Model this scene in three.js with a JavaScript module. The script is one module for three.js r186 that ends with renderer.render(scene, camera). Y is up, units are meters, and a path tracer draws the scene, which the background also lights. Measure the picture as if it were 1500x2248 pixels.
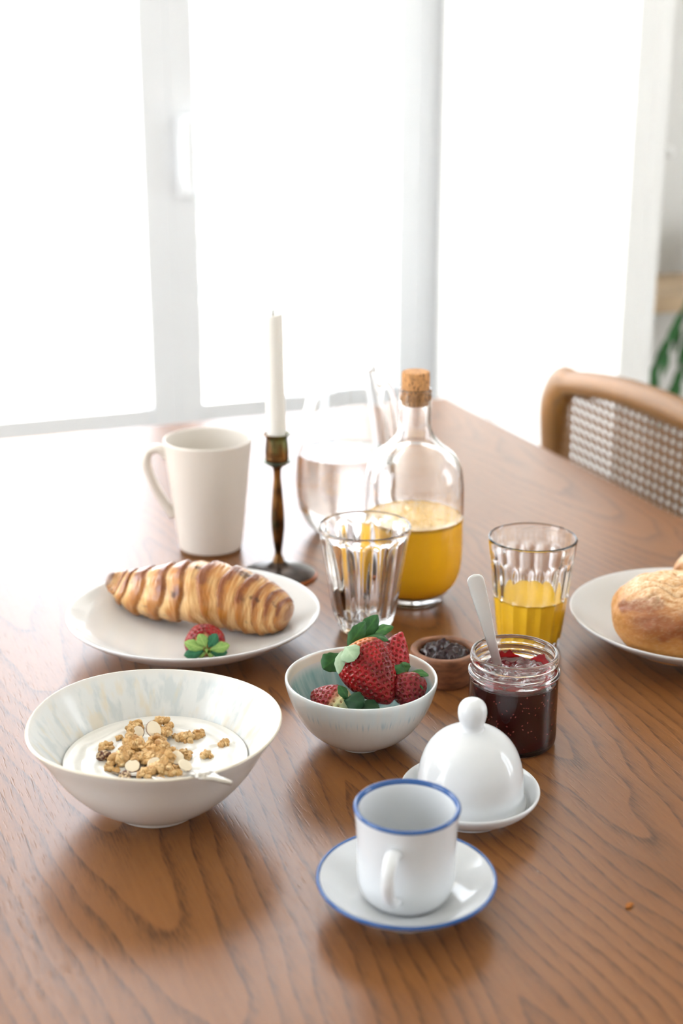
import * as THREE from 'three';
import { RoundedBoxGeometry } from 'three/addons/geometries/RoundedBoxGeometry.js';
import { mergeGeometries } from 'three/addons/utils/BufferGeometryUtils.js';
import { ImprovedNoise } from 'three/addons/math/ImprovedNoise.js';

// ───────────────────────── camera, sky, sun, exposure ─────────────────────────
const scene = new THREE.Scene();
const camera = new THREE.PerspectiveCamera(39.6, 1500 / 2248, 0.05, 200);
camera.rotation.order = 'YXZ';
camera.position.set(0, 1.25, 0);
camera.rotation.set(THREE.MathUtils.degToRad(-18.2), THREE.MathUtils.degToRad(-21.5), 0);
camera.focus = 1.04;
camera.userData.fStop = 4.4;
scene.add(camera);
const renderer = new THREE.WebGLRenderer({ antialias: true });
renderer.toneMapping = THREE.LinearToneMapping;
renderer.toneMappingExposure = 7.4;
renderer.shadowMap.enabled = true;
renderer.shadowMap.type = THREE.PCFSoftShadowMap;
scene.background = new THREE.Color(0.90, 0.965, 1.045);           // even, bright, hazy sky
scene.backgroundIntensity = 1.0;
const sun = new THREE.DirectionalLight(new THREE.Color(1, 0.93, 0.82), 7);
sun.target.position.set(0, 0.75, -1.6);
sun.position.set(0.554 * 12, 0.75 + 0.72 * 12, -1.6 - 0.832 * 12);
sun.castShadow = true;
sun.shadow.mapSize.set(4096, 4096);
Object.assign(sun.shadow.camera, { left: -6, right: 6, top: 6, bottom: -6, near: 0.5, far: 40 });
scene.add(sun, sun.target);

// ───────────────────────── helpers ─────────────────────────
const T = 0.75;                                                  // table top height
const V3 = (x, y, z) => new THREE.Vector3(x, y, z);
const PI = Math.PI, { clamp, lerp, smoothstep } = THREE.MathUtils;
function mulberry(a) { return () => { a |= 0; a = (a + 0x6d2b79f5) | 0; let t = Math.imul(a ^ (a >>> 15), 1 | a); t = (t + Math.imul(t ^ (t >>> 7), 61 | t)) ^ t; return ((t ^ (t >>> 14)) >>> 0) / 4294967296; }; }
const noiser = new ImprovedNoise();
const noise = (x, y = 0, z = 0) => noiser.noise(x + 37.3, y + 11.7, z + 5.1);
const fbm = (x, y, z, o = 4) => { let s = 0, a = 1, t = 0; for (let i = 0; i < o; i++) { s += a * noise(x, y, z); t += a; a *= 0.5; x *= 2.03; y *= 2.03; z *= 2.03; } return s / t; };
const used = new Map();
function numbered(name) { const n = used.get(name) ?? 0; used.set(name, n + 1); return n ? `${name}_${String(n).padStart(3, '0')}` : name; }
function tag(o, label, category, group, kind) { Object.assign(o.userData, { label, category }); if (group) o.userData.group = group; if (kind) o.userData.kind = kind; return o; }
function thing(name, label, category, pos = [0, 0, 0], turn = 0, group) {
  const g = new THREE.Group(); g.name = numbered(name); g.position.set(...pos); g.rotation.y = turn; scene.add(g);
  return tag(g, label, category, group);
}
function part(name, geo, mat, parent, label) {
  const m = new THREE.Mesh(geo, mat); m.name = name; m.castShadow = m.receiveShadow = true;
  if (label) m.userData.label = label;
  parent.add(m); return m;
}
function struct(name, geo, mat, parent = scene) {
  const m = new THREE.Mesh(geo, mat); m.name = parent === scene ? numbered(name) : name; m.castShadow = m.receiveShadow = true;
  if (parent === scene) m.userData.kind = 'structure';
  parent.add(m); return m;
}
const phys = (o) => new THREE.MeshPhysicalMaterial(o);
function texture(w, h, fn, srgb = true, wrap = THREE.RepeatWrapping) {   // fn(u, v) -> [r, g, b] 0..255
  const d = new Uint8Array(w * h * 4);
  for (let y = 0, k = 0; y < h; y++) for (let x = 0; x < w; x++, k += 4) { const c = fn((x + 0.5) / w, (y + 0.5) / h, x, y); d[k] = clamp(c[0], 0, 255); d[k + 1] = clamp(c[1], 0, 255); d[k + 2] = clamp(c[2], 0, 255); d[k + 3] = 255; }
  const t = new THREE.DataTexture(d, w, h, THREE.RGBAFormat); t.colorSpace = srgb ? THREE.SRGBColorSpace : THREE.NoColorSpace;
  t.wrapS = t.wrapT = wrap; t.magFilter = THREE.LinearFilter; t.minFilter = THREE.LinearMipmapLinearFilter; t.generateMipmaps = true; t.needsUpdate = true; return t;
}
const mixc = (a, b, t) => [a[0] + (b[0] - a[0]) * t, a[1] + (b[1] - a[1]) * t, a[2] + (b[2] - a[2]) * t];
const lin = (hex) => { const c = new THREE.Color(hex); return [c.r, c.g, c.b]; };
// smooth profile through [r, y] points
function prof(pts, n = 60) { const c = new THREE.CatmullRomCurve3(pts.map(([r, y]) => V3(r, y, 0)), false, 'centripetal'); return c.getPoints(n).map((p) => [Math.max(p.x, 0), p.y]); }
// solid of revolution; opts.r(theta, y, r, i) may change the radius, opts.y the height, opts.color(theta, i, t, p) gives a linear colour
function lathe(profile, seg = 96, opts = {}) {
  const n = profile.length, P = new Float32Array(n * (seg + 1) * 3), U = new Float32Array(n * (seg + 1) * 2), C = opts.color ? new Float32Array(n * (seg + 1) * 3) : null;
  let L = [0]; for (let i = 1; i < n; i++) L.push(L[i - 1] + Math.hypot(profile[i][0] - profile[i - 1][0], profile[i][1] - profile[i - 1][1]));
  for (let j = 0; j <= seg; j++) { const th = (j % seg) / seg * 2 * PI; for (let i = 0; i < n; i++) {
    let [r, y] = profile[i]; const y0 = y; if (opts.y) y = opts.y(th, y, r, i); if (opts.r) r = opts.r(th, y0, r, i);
    const k = j * n + i; P[k * 3] = r * Math.cos(th); P[k * 3 + 1] = y; P[k * 3 + 2] = r * Math.sin(th); U[k * 2] = j / seg; U[k * 2 + 1] = L[i] / L[n - 1];
    if (C) C.set(opts.color(th, i, L[i] / L[n - 1], P.slice(k * 3, k * 3 + 3)), k * 3);
  } }
  const I = []; for (let j = 0; j < seg; j++) for (let i = 0; i < n - 1; i++) { const a = j * n + i, b = a + 1, c = a + n, d = c + 1; I.push(a, b, c, b, d, c); }
  const g = new THREE.BufferGeometry(); g.setAttribute('position', new THREE.BufferAttribute(P, 3)); g.setAttribute('uv', new THREE.BufferAttribute(U, 2)); if (C) g.setAttribute('color', new THREE.BufferAttribute(C, 3)); g.setIndex(I); g.computeVertexNormals();
  const N = g.attributes.normal; for (let i = 0; i < n; i++) { const v = V3(N.getX(i) + N.getX(seg * n + i), N.getY(i) + N.getY(seg * n + i), N.getZ(i) + N.getZ(seg * n + i)).normalize(); N.setXYZ(i, v.x, v.y, v.z); N.setXYZ(seg * n + i, v.x, v.y, v.z); }
  for (const i of [0, n - 1]) if (profile[i][0] < 1e-6) { const s = i ? Math.sign(opts.endUp ?? 1) : -1; for (let j = 0; j <= seg; j++) N.setXYZ(j * n + i, 0, s, 0); }
  return g;
}
// closed grid surface: fn(u, v) -> Vector3, wrapping in v, poles closed by the fn itself
function wrapped(fn, nu, nv, color) {
  const P = [], C = [], U = [], I = [];
  for (let j = 0; j <= nv; j++) for (let i = 0; i <= nu; i++) { const u = i / nu, v = (j % nv) / nv, p = fn(u, v); P.push(p.x, p.y, p.z); U.push(u, j / nv); if (color) C.push(...color(u, v, p)); }
  const n = nu + 1; for (let j = 0; j < nv; j++) for (let i = 0; i < nu; i++) { const a = j * n + i, b = a + 1, c = a + n, d = c + 1; I.push(a, b, c, b, d, c); }
  const g = new THREE.BufferGeometry(); g.setAttribute('position', new THREE.Float32BufferAttribute(P, 3)); g.setAttribute('uv', new THREE.Float32BufferAttribute(U, 2)); if (color) g.setAttribute('color', new THREE.Float32BufferAttribute(C, 3)); g.setIndex(I); g.computeVertexNormals();
  const N = g.attributes.normal; for (let i = 0; i <= nu; i++) { const k = nv * n + i, v = V3(N.getX(i) + N.getX(k), N.getY(i) + N.getY(k), N.getZ(i) + N.getZ(k)).normalize(); N.setXYZ(i, v.x, v.y, v.z); N.setXYZ(k, v.x, v.y, v.z); }
  return g;
}
// a thin shell with thickness th from fn(u, v) -> Vector3
function slab(fn, nu, nv, th, color) {
  const top = [], I = [], n = nu + 1, cnt = n * (nv + 1), P = [], C = [];
  for (let j = 0; j <= nv; j++) for (let i = 0; i <= nu; i++) top.push(fn(i / nu, j / nv));
  const nor = top.map((p, k) => { const i = k % n, j = (k / n) | 0, a = top[j * n + Math.min(i + 1, nu)], b = top[j * n + Math.max(i - 1, 0)], c = top[Math.min(j + 1, nv) * n + i], d = top[Math.max(j - 1, 0) * n + i]; return a.clone().sub(b).cross(c.clone().sub(d)).normalize(); });
  for (const s of [0.5, -0.5]) top.forEach((p, k) => { const q = p.clone().addScaledVector(nor[k], s * th); P.push(q.x, q.y, q.z); if (color) C.push(...color((k % n) / nu, ((k / n) | 0) / nv, s)); });
  for (let j = 0; j < nv; j++) for (let i = 0; i < nu; i++) { const a = j * n + i, b = a + 1, c = a + n, d = c + 1; I.push(a, b, c, b, d, c, a + cnt, c + cnt, b + cnt, b + cnt, c + cnt, d + cnt); }
  const edge = (a, b) => I.push(a, a + cnt, b, b, a + cnt, b + cnt);
  for (let i = 0; i < nu; i++) { edge(i, i + 1); edge(nv * n + i + 1, nv * n + i); }
  for (let j = 0; j < nv; j++) { edge((j + 1) * n, j * n); edge(j * n + nu, (j + 1) * n + nu); }
  const g = new THREE.BufferGeometry(); g.setAttribute('position', new THREE.Float32BufferAttribute(P, 3)); if (color) g.setAttribute('color', new THREE.Float32BufferAttribute(C, 3)); g.setIndex(I); g.computeVertexNormals(); return g;
}
const tube = (pts, r, seg = 48, rad = 14, closed = false) => new THREE.TubeGeometry(new THREE.CatmullRomCurve3(pts.map((p) => V3(...p)), closed, 'centripetal'), seg, r, rad, closed);
// tube with its own width across / along at each step: w(t) -> [a, b]
function strap(pts, w, seg = 48, rad = 16, side) {
  const c = new THREE.CatmullRomCurve3(pts.map((p) => V3(...p)), false, 'centripetal');
  return wrapped((u, v) => { const t = clamp((u - 0.02) / 0.96, 0, 1), cap = u < 0.02 ? u / 0.02 : u > 0.98 ? (1 - u) / 0.02 : 1, p = c.getPoint(t), tan = c.getTangent(t), s = side.clone().addScaledVector(tan, -side.dot(tan)).normalize(), b = tan.clone().cross(s); const [a, h] = w(t), th = v * 2 * PI; return p.addScaledVector(s, Math.cos(th) * a * cap).addScaledVector(b, Math.sin(th) * h * cap); }, seg, rad);
}
const box = (w, h, d, x, y, z, r = 0.002) => new RoundedBoxGeometry(w, h, d, 2, Math.min(r, w / 2.1, h / 2.1, d / 2.1)).translate(x, y, z);
const plain = (g) => { const q = g.index ? g.toNonIndexed() : g; for (const k of Object.keys(q.attributes)) if (!['position', 'normal'].includes(k)) q.deleteAttribute(k); return q; };
const join = (list) => mergeGeometries(list.map(plain));
function bumpy(g, amp, freq, seed = 0, oct = 3) { const p = g.attributes.position, n = g.attributes.normal; for (let i = 0; i < p.count; i++) { const d = amp * fbm(p.getX(i) * freq + seed, p.getY(i) * freq, p.getZ(i) * freq, oct); p.setXYZ(i, p.getX(i) + n.getX(i) * d, p.getY(i) + n.getY(i) * d, p.getZ(i) + n.getZ(i) * d); } g.computeVertexNormals(); return g; }

// ───────────────────────── materials ─────────────────────────
const M = {
  paint: phys({ color: '#f1f2f2', roughness: 0.6 }),
  ceiling: phys({ color: '#f4f4f2', roughness: 0.8 }),
  shutter: phys({ color: '#f4f6f7', roughness: 0.4 }),
  joinery: phys({ color: '#d3d7dc', roughness: 0.38 }),
  pane: phys({ color: '#ffffff', transmission: 1, roughness: 0, thickness: 0, ior: 1.5 }),
  glass: phys({ color: '#ffffff', transmission: 1, roughness: 0, thickness: 0.004, ior: 1.5 }),
  greenglass: phys({ color: '#fdfffe', specularIntensity: 0.6, transmission: 1, roughness: 0, thickness: 0.004, ior: 1.48 }),
  water: phys({ color: '#ffffff', transmission: 1, roughness: 0, thickness: 0.05, ior: 1.333 }),
  porcelain: phys({ color: '#dfe2e5', roughness: 0.06 }),
  stoneware: phys({ color: '#e2e3e4', roughness: 0.12 }),
  mugglaze: phys({ color: '#e4ddd4', roughness: 0.3 }),
  blue: phys({ color: '#2b5796', roughness: 0.12 }),
  clay: phys({ color: '#7d5b40', roughness: 0.85 }),
  wax: phys({ color: '#f2efe8', roughness: 0.5, sheen: 0.2 }),
  wick: phys({ color: '#4a443d', roughness: 0.9 }),
  juice: phys({ color: '#ffc114', roughness: 0.5 }),
  foam: phys({ color: '#ffc64e', roughness: 0.22 }),
  steel: phys({ color: '#eff0ee', roughness: 0.4, metalness: 1 }),
  silver: phys({ color: '#aaa59e', roughness: 0.3, metalness: 1 }),
  yogurt: phys({ color: '#e8e7e3', roughness: 0.22 }),
  iron: phys({ color: '#b9bcbd', roughness: 0.6 }),
  chairwood: phys({ color: '#a5703f', roughness: 0.45 }),
  cane: phys({ color: '#77512a', roughness: 0.6 }),
  vc: (rough = 0.4, o = {}) => phys({ vertexColors: true, roughness: rough, ...o }),
};

// ───────────────────────── the room ─────────────────────────
{
  const X0 = -2.3, X1 = 3.2, Z0 = -2.6, Z1 = 2.6, H = 3.0, th = 0.28, deep = 0.566;
  const floorMat = phys({ roughness: 0.4, map: texture(512, 512, (u, v) => { const n = fbm(u * 4, v * 40, 1), k = 0.9 + 0.25 * n; return [208 * k, 200 * k, 188 * k]; }) });
  // floor of separate boards along Z
  const fl = struct('floor', new THREE.BoxGeometry(X1 - X0 + 2 * th, 0.2, Z1 - Z0 + 2 * th).translate((X0 + X1) / 2, -0.12, (Z0 + Z1) / 2), floorMat);
  const board = box(0.176, 0.02, Z1 - Z0, 0, -0.0105, (Z0 + Z1) / 2, 0.003);
  for (let x = X0 + 0.09; x < X1; x += 0.18) { const b = struct('floorboard', board, floorMat, fl); b.position.x = x; }
  struct('ceiling', new THREE.BoxGeometry(X1 - X0 + 2 * th, 0.25, Z1 - Z0 + 2 * th).translate((X0 + X1) / 2, H + 0.125, (Z0 + Z1) / 2), M.ceiling);
  const wall = (name, len, holes, pos, turn, th = 0.28) => {              // wall in its own xy plane, thickness away from the room (-z)
    const s = new THREE.Shape([[0, 0], [len, 0], [len, H], [0, H]].map((p) => new THREE.Vector2(...p)));
    for (const [a, b, y0, y1] of holes) s.holes.push(new THREE.Path([[a, y0], [a, y1], [b, y1], [b, y0]].map((p) => new THREE.Vector2(...p))));
    const m = struct(name, new THREE.ExtrudeGeometry(s, { depth: th, bevelEnabled: false }).translate(0, 0, -th), M.paint);
    m.position.set(...pos); m.rotation.y = turn; return m;
  };
  let wn = 0;
  const frenchWindow = (w, h, place, turn, handle) => {         // two glazed leaves in a frame; origin at the middle of the sill, face towards +z
    const g = new THREE.Group(); g.name = `window_${++wn}`; g.userData.kind = 'structure'; g.position.set(...place); g.rotation.y = turn; scene.add(g);
    const f = 0.036, zt = -0.035;
    struct('window_frame', join([box(f, h, 0.07, -w / 2 + f / 2, h / 2, zt - 0.01), box(f, h, 0.07, w / 2 - f / 2, h / 2, zt - 0.01), box(w, f, 0.07, 0, h - f / 2, zt - 0.01), box(w, 0.03, 0.07, 0, 0.015, zt - 0.01)]), M.joinery, g);
    const lw = w / 2 - f, st = 0.052, y0 = 0.03, y1 = h - f;
    for (const s of [-1, 1]) {
      const x0 = s < 0 ? -w / 2 + f : 0, gb = 0.564, leaf = struct('casement', join([box(st, y1 - y0, 0.046, x0 + st / 2, (y0 + y1) / 2, zt), box(st, y1 - y0, 0.046, x0 + lw - st / 2, (y0 + y1) / 2, zt), box(lw - 2 * st, gb - y0, 0.036, x0 + lw / 2, (gb + y0) / 2, zt), box(lw - 2 * st, 0.07, 0.046, x0 + lw / 2, y1 - 0.035, zt)]), M.joinery, g);
      struct('glass_pane', new THREE.PlaneGeometry(lw - 2 * st, y1 - 0.07 - gb).translate(x0 + lw / 2, (gb + y1 - 0.07) / 2, zt), M.pane, leaf);
    }
    if (handle) struct('window_handle', join([box(0.03, 0.15, 0.012, 0.026, 1.035, -0.006, 0.004), box(0.02, 0.12, 0.018, 0.026, 1.045, 0.03, 0.006), new THREE.CylinderGeometry(0.008, 0.008, 0.035, 16).rotateX(PI / 2).translate(0.026, 1.085, 0.015)]), M.joinery, g);
    return g;
  };
  const WH = 2.7;
  // front wall: the window in the picture and its twin further left
  wall('wall_front', X1 - X0 + 2 * th, [[0.142 - X0 + th, 1.238 - X0 + th, 0.02, WH + 0.02], [-1.65 - X0 + th, -0.55 - X0 + th, 0.02, WH + 0.02]], [X0 - th, 0, Z0], 0, deep);          // old thick masonry
  frenchWindow(1.096, WH, [0.69, 0.02, Z0], 0, true);
  frenchWindow(1.1, WH, [-1.1, 0.02, Z0], 0, true);
  // left wall: one wide window
  wall('wall_left', Z1 - Z0, [[2.95, 4.55, 0.02, WH + 0.02]], [X0, 0, Z1], PI / 2);
  frenchWindow(1.6, WH, [X0, 0.02, Z1 - 3.75], PI / 2, true);
  // right wall: one window
  wall('wall_right', Z1 - Z0, [[2.1, 3.2, 0.02, WH + 0.02]], [X1, 0, Z0], -PI / 2);
  frenchWindow(1.1, WH, [X1, 0.02, Z0 + 2.65], -PI / 2, true);
  wall('wall_back', X1 - X0 + 2 * th, [], [X1 + th, 0, Z1], PI);
  struct('baseboard_front', box(1.9, 0.1, 0.016, 2.26, 0.05, Z0 + 0.008), M.joinery);
  struct('baseboard_right', box(0.016, 0.1, 2.8, X1 - 0.008, 0.05, -1.15), M.joinery);
}

// outside: ground, the block across the way, the balcony railing
{
  const ground = struct('ground', new THREE.BoxGeometry(400, 1, 300).translate(0, -10.5, -60), phys({ color: '#b9b5ab', roughness: 0.9, map: texture(256, 256, (u, v) => { const k = 225 + 60 * fbm(u * 8, v * 8, 2); return [k, k, k]; }) }));
  const blk = thing('apartment_building', 'pale far apartment building seen through the window, its facade a grid of dark windows', 'building', [16, -10, -60]);
  const facade = phys({ color: '#e6e3dc', roughness: 0.85 }), glassy = phys({ color: '#8b9496', roughness: 0.3 }), blind = phys({ color: '#cfd4d2', roughness: 0.7 });
  part('wall', new THREE.BoxGeometry(36, 7.0, 8).translate(-4, 3.5, -4), facade, blk);
  part('wall', new THREE.BoxGeometry(14, 7.2, 10).translate(14.5, 3.6, -3), facade, blk);
  part('cornice', box(36.4, 0.3, 0.5, -4, 7.0, 0.1), facade, blk);
  part('cornice', box(14.4, 0.3, 0.5, 14.5, 7.2, 2.1), facade, blk);
  const pane = box(0.95, 1.5, 0.1, 0, 0, 0), fr = join([box(0.06, 1.6, 0.16, -0.5, 0, 0), box(0.06, 1.6, 0.16, 0.5, 0, 0), box(1.1, 0.08, 0.16, 0, 0.78, 0), box(1.3, 0.1, 0.3, 0, -0.8, 0)]), bl = box(0.93, 0.8, 0.06, 0, -0.3, 0.06);
  for (const [row, y] of [[0, 5.15], [1, 2.9], [2, 0.9]]) for (let i = -8; i < 12; i++) {
    const x = -5.45 + i * 1.62; if (x > 7) continue;
    const w = part('window', fr, facade, blk); w.position.set(x, y, 0.03);
    part('pane', pane, glassy, w).position.z = -0.02;
    if ((i * 7 + row * 3) % 4) part('blind', bl, blind, w);
  }
  for (const y of [5.4, 3.0, 0.9]) for (const x of [8.4, 10.6, 12.8, 15]) { const w = part('window', fr, facade, blk); w.position.set(x, y, 2.03); part('pane', pane, glassy, w).position.z = -0.02; }
  part('balcony_slab', box(22, 0.14, 0.9, -9, 4.1, 0.45), facade, blk);
  const rail = thing('balcony_railing', 'pale wrought iron balcony railing with scrolls just outside the window', 'railing', [0, 0, -3.3]);
  part('handrail', box(3.0, 0.022, 0.04, 0.1, 0.82, 0, 0.006), M.iron, rail);
  part('bottom_rail', box(3.0, 0.016, 0.02, 0.1, 0.66, 0, 0.004), M.iron, rail);
  part('bottom_rail', box(3.0, 0.016, 0.02, 0.1, 0.14, 0, 0.004), M.iron, rail);
  const bar = new THREE.CylinderGeometry(0.006, 0.006, 0.72, 10).translate(0, 0.46, 0), scroll = new THREE.TorusGeometry(0.05, 0.005, 8, 28).translate(0, 0.74, 0);
  for (let i = -11; i <= 13; i++) { part('baluster', bar, M.iron, rail).position.x = i * 0.12; if (i < 13) part('scroll', scroll, M.iron, rail).position.x = i * 0.12 + 0.06; }
  struct('ledge', box(3.4, 0.14, 0.9, 0.1, -0.09, -3.0), phys({ color: '#d5d2cb', roughness: 0.8 }));
}

// panelled shutter leaf standing open at the right of the window
{
  const t = thing('window_shutter', 'tall white panelled shutter leaf standing open at the right of the window', 'shutter', [1.232, 0.02, -2.585], THREE.MathUtils.degToRad(-81.5));
  const w = 0.548, h = 2.68, d = 0.042, a = 0.172, b = 0.415, j = M.shutter;
  part('stile', box(a, h, d, a / 2, h / 2, -d / 2), j, t); part('stile', box(w - b, h, d, (b + w) / 2, h / 2, -d / 2), j, t);
  const rails = [[0, 0.16], [0.80, 0.965], [2.50, h]];
  for (const [y0, y1] of rails) part('rail', box(b - a, y1 - y0, d, (a + b) / 2, (y0 + y1) / 2, -d / 2), j, t);
  for (const [y0, y1] of [[0.16, 0.80], [0.965, 2.50]]) {
    const p = part('panel', box(b - a, y1 - y0, 0.014, (a + b) / 2, (y0 + y1) / 2, -d / 2), j, t);
    part('raised_field', box(b - a - 0.05, y1 - y0 - 0.05, 0.026, (a + b) / 2, (y0 + y1) / 2, -d / 2, 0.006), j, p);
    part('moulding', join([box(0.012, y1 - y0, 0.03, a + 0.006, (y0 + y1) / 2, -d / 2, 0.005), box(0.012, y1 - y0, 0.03, b - 0.006, (y0 + y1) / 2, -d / 2, 0.005), box(b - a, 0.012, 0.03, (a + b) / 2, y0 + 0.006, -d / 2, 0.005), box(b - a, 0.012, 0.03, (a + b) / 2, y1 - 0.006, -d / 2, 0.005)]), j, p);
  }
  part('rebate', box(0.016, h, 0.03, w - 0.006, h / 2, -d - 0.014), j, t);
  part('knob', lathe(prof([[0, 0], [0.006, 0], [0.005, 0.008], [0.0085, 0.012], [0.011, 0.019], [0.0085, 0.026], [0, 0.028]], 24), 24).rotateX(-PI / 2).translate(w - 0.012, 1.06, -d - 0.028), j, t, 'small round white knob');
}

// ───────────────────────── table ─────────────────────────
{
  const t = thing('dining_table', 'large brown wooden dining table with wavy dark grain, set for breakfast', 'table', [0.435, 0, -0.77]);
  const X0 = 0.05, XW = 0.87, Z0 = -1.89, ZW = 1.34;
  const ring = (x, z) => {
    const k = (x - 0.17) / 0.33, f = k - Math.round(k), xd = Math.abs(f) * 0.33, cell = Math.round(k);
    const e = xd > 0.14 ? 0.14 + 0.025 * (1 - Math.exp(-(xd - 0.14) / 0.025)) : xd;
    return (Math.sqrt(e * e + 0.0022) + 0.105 * z + 0.016 * noise(x * 4, z * 2.2, 1) + 0.007 * noise(x * 13, z * 5, 2) + 0.0034 * noise(x * 40, z * 16, 3)) / 0.0098;
  };
  const A = [146, 97, 56], B = [121, 77, 42], D = [66, 39, 22];
  const map = texture(2048, 2048, (u, v) => {
    const x = X0 + XW * u, z = Z0 + ZW * v, F = ring(x, z), f = F - Math.floor(F);
    const wide = 0.5 + 0.5 * noise(Math.floor(F) * 1.7, z * 3, 9);
    let dark = Math.exp(-f * (2.6 + 4 * wide)) * (f < 0.05 ? f / 0.05 : 1);
    const pore = noise(x * 900, z * 55, 4) + 0.6 * noise(x * 1700, z * 140, 5);
    dark = dark * (0.45 + 0.9 * smoothstep(pore, -0.25, 0.5)) + 0.16 * smoothstep(pore, 0.35, 0.8);
    const base = mixc(A, B, clamp(0.5 + 0.9 * fbm(x * 5, z * 2, 6, 3) + 0.25 * noise(x * 260, z * 9, 7), 0, 1));
    return mixc(base, D, clamp(dark, 0, 1) * 0.8);
  }, true, THREE.MirroredRepeatWrapping);
  const pores = texture(1024, 1024, (u, v) => { const p = noise(u * 180, v * 12, 4) + 0.6 * noise(u * 340, v * 30, 5), k = 200 - 150 * smoothstep(p, 0.2, 0.8) + 25 * fbm(u * 30, v * 20, 3); return [k, k, k]; }, false, THREE.MirroredRepeatWrapping);
  pores.repeat.set(4, 6);
  const wood = phys({ map, bumpMap: pores, bumpScale: 0.00012, roughness: 0.28, ior: 1.47 });
  const w = 0.94, l = 2.2, th = 0.034, top = new RoundedBoxGeometry(w, th, l, 4, 0.006).translate(0, T - th / 2, 0);
  const mapUV = (g) => { const p = g.attributes.position, uv = []; for (let i = 0; i < p.count; i++) uv.push((p.getX(i) + 0.435 - X0) / XW, (p.getZ(i) - 0.77 - Z0) / ZW); g.setAttribute('uv', new THREE.Float32BufferAttribute(uv, 2)); return g; };
  part('tabletop', mapUV(top), wood, t);
  for (const s of [-1, 1]) { part('apron', mapUV(box(0.022, 0.08, l - 0.3, s * 0.38, T - th - 0.04, 0)), wood, t); part('apron', mapUV(box(0.74, 0.08, 0.022, 0, T - th - 0.04, s * (l / 2 - 0.16))), wood, t); }
  for (const a of [-1, 1]) for (const b of [-1, 1]) part('leg', mapUV(new THREE.CylinderGeometry(0.032, 0.022, T - th, 24).translate(a * 0.39, (T - th) / 2, b * (l / 2 - 0.17))), wood, t);
}

// ───────────────────────── crockery ─────────────────────────
const glaze = (w, h, fn) => texture(w, h, fn);
const streak = (u, v, f, s) => fbm(Math.cos(u * 2 * PI) * f, Math.sin(u * 2 * PI) * f, v * s, 4);
// breakfast bowl with yogurt
{
  const t = thing('cereal_bowl', 'wide cream speckled bowl of yogurt and granola at the left front', 'bowl', [0.2008, T, -0.8558]);
  const p = prof([[0, 0.002], [0.022, 0.002], [0.0265, 0], [0.0300, 0.0005], [0.0325, 0.004], [0.0425, 0.0098], [0.0545, 0.0198], [0.0660, 0.0338], [0.0762, 0.051], [0.0842, 0.0632], [0.0852, 0.0655], [0.0838, 0.0662], [0.0815, 0.0635], [0.0728, 0.0508], [0.0620, 0.0356], [0.0495, 0.0218], [0.036, 0.0128], [0.018, 0.0095], [0, 0.009]], 110);
  const map = glaze(1024, 512, (u, v) => {
    let c = [224, 222, 218];
    if (v > 0.52) { const s = streak(u, v, 9, 11), s2 = streak(u + 0.3, v, 7, 8), k = smoothstep(v, 0.52, 0.56); c = mixc(c, [225, 227, 226], k); c = mixc(c, [207, 213, 214], k * smoothstep(s, -0.05, 0.3)); c = mixc(c, [226, 213, 190], k * 0.6 * smoothstep(s2, 0.05, 0.4)); }
    else { const s = streak(u, v, 6, 8); c = mixc(c, [226, 223, 216], 0.5 * smoothstep(s, 0.05, 0.4)); }
    if (Math.abs(v - 0.517) < 0.006) c = mixc(c, [222, 208, 180], 0.5);
    return c;
  });
  const m = phys({ map, roughness: 0.16 });
  part('bowl_body', lathe(p, 160, { r: (th, y, r) => r * (1 + 0.012 * Math.sin(2 * th + 0.6) * y / 0.065 + 0.004 * Math.sin(5 * th)), y: (th, y) => y + 0.0012 * Math.sin(3 * th + 1) * y / 0.065 }), m, t);
}
// big dinner-plate maker
function plate(name, label, pos, R, h, foot, mat, wob = 0) {
  const t = thing(name, label, 'plate', pos), k = R / 0.1092;
  const p = prof([[0, 0.003], [foot - 0.006, 0.003], [foot - 0.004, 0], [foot, 0.0003], [foot + 0.0025, 0.006], [0.076 * k, h * 0.36], [0.098 * k, h * 0.72], [R - 0.0006, h - 0.001], [R - 0.0006, h + 0.0005], [R - 0.0025, h + 0.0002], [0.0955 * k, h * 0.79], [0.074 * k, h * 0.48], [0.052 * k, h * 0.36], [0.02, h * 0.32], [0, h * 0.32]], 90);
  part('plate_body', lathe(p, 144, { r: (th, y, r) => r * (1 + wob * Math.sin(2 * th + 1) * y / h), y: (th, y, r) => y + wob * 0.12 * Math.sin(3 * th) * y }), mat, t);
  return t;
}
plate('dinner_plate', 'off white plate holding the croissant, below the mug', [0.3015, T, -1.1168], 0.1092, 0.033, 0.050, M.stoneware, 0.01);
plate('dinner_plate', 'off white plate under the bread roll, cut by the right edge of the picture', [0.709, T, -0.956], 0.109, 0.031, 0.050, M.stoneware, 0.006);
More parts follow.
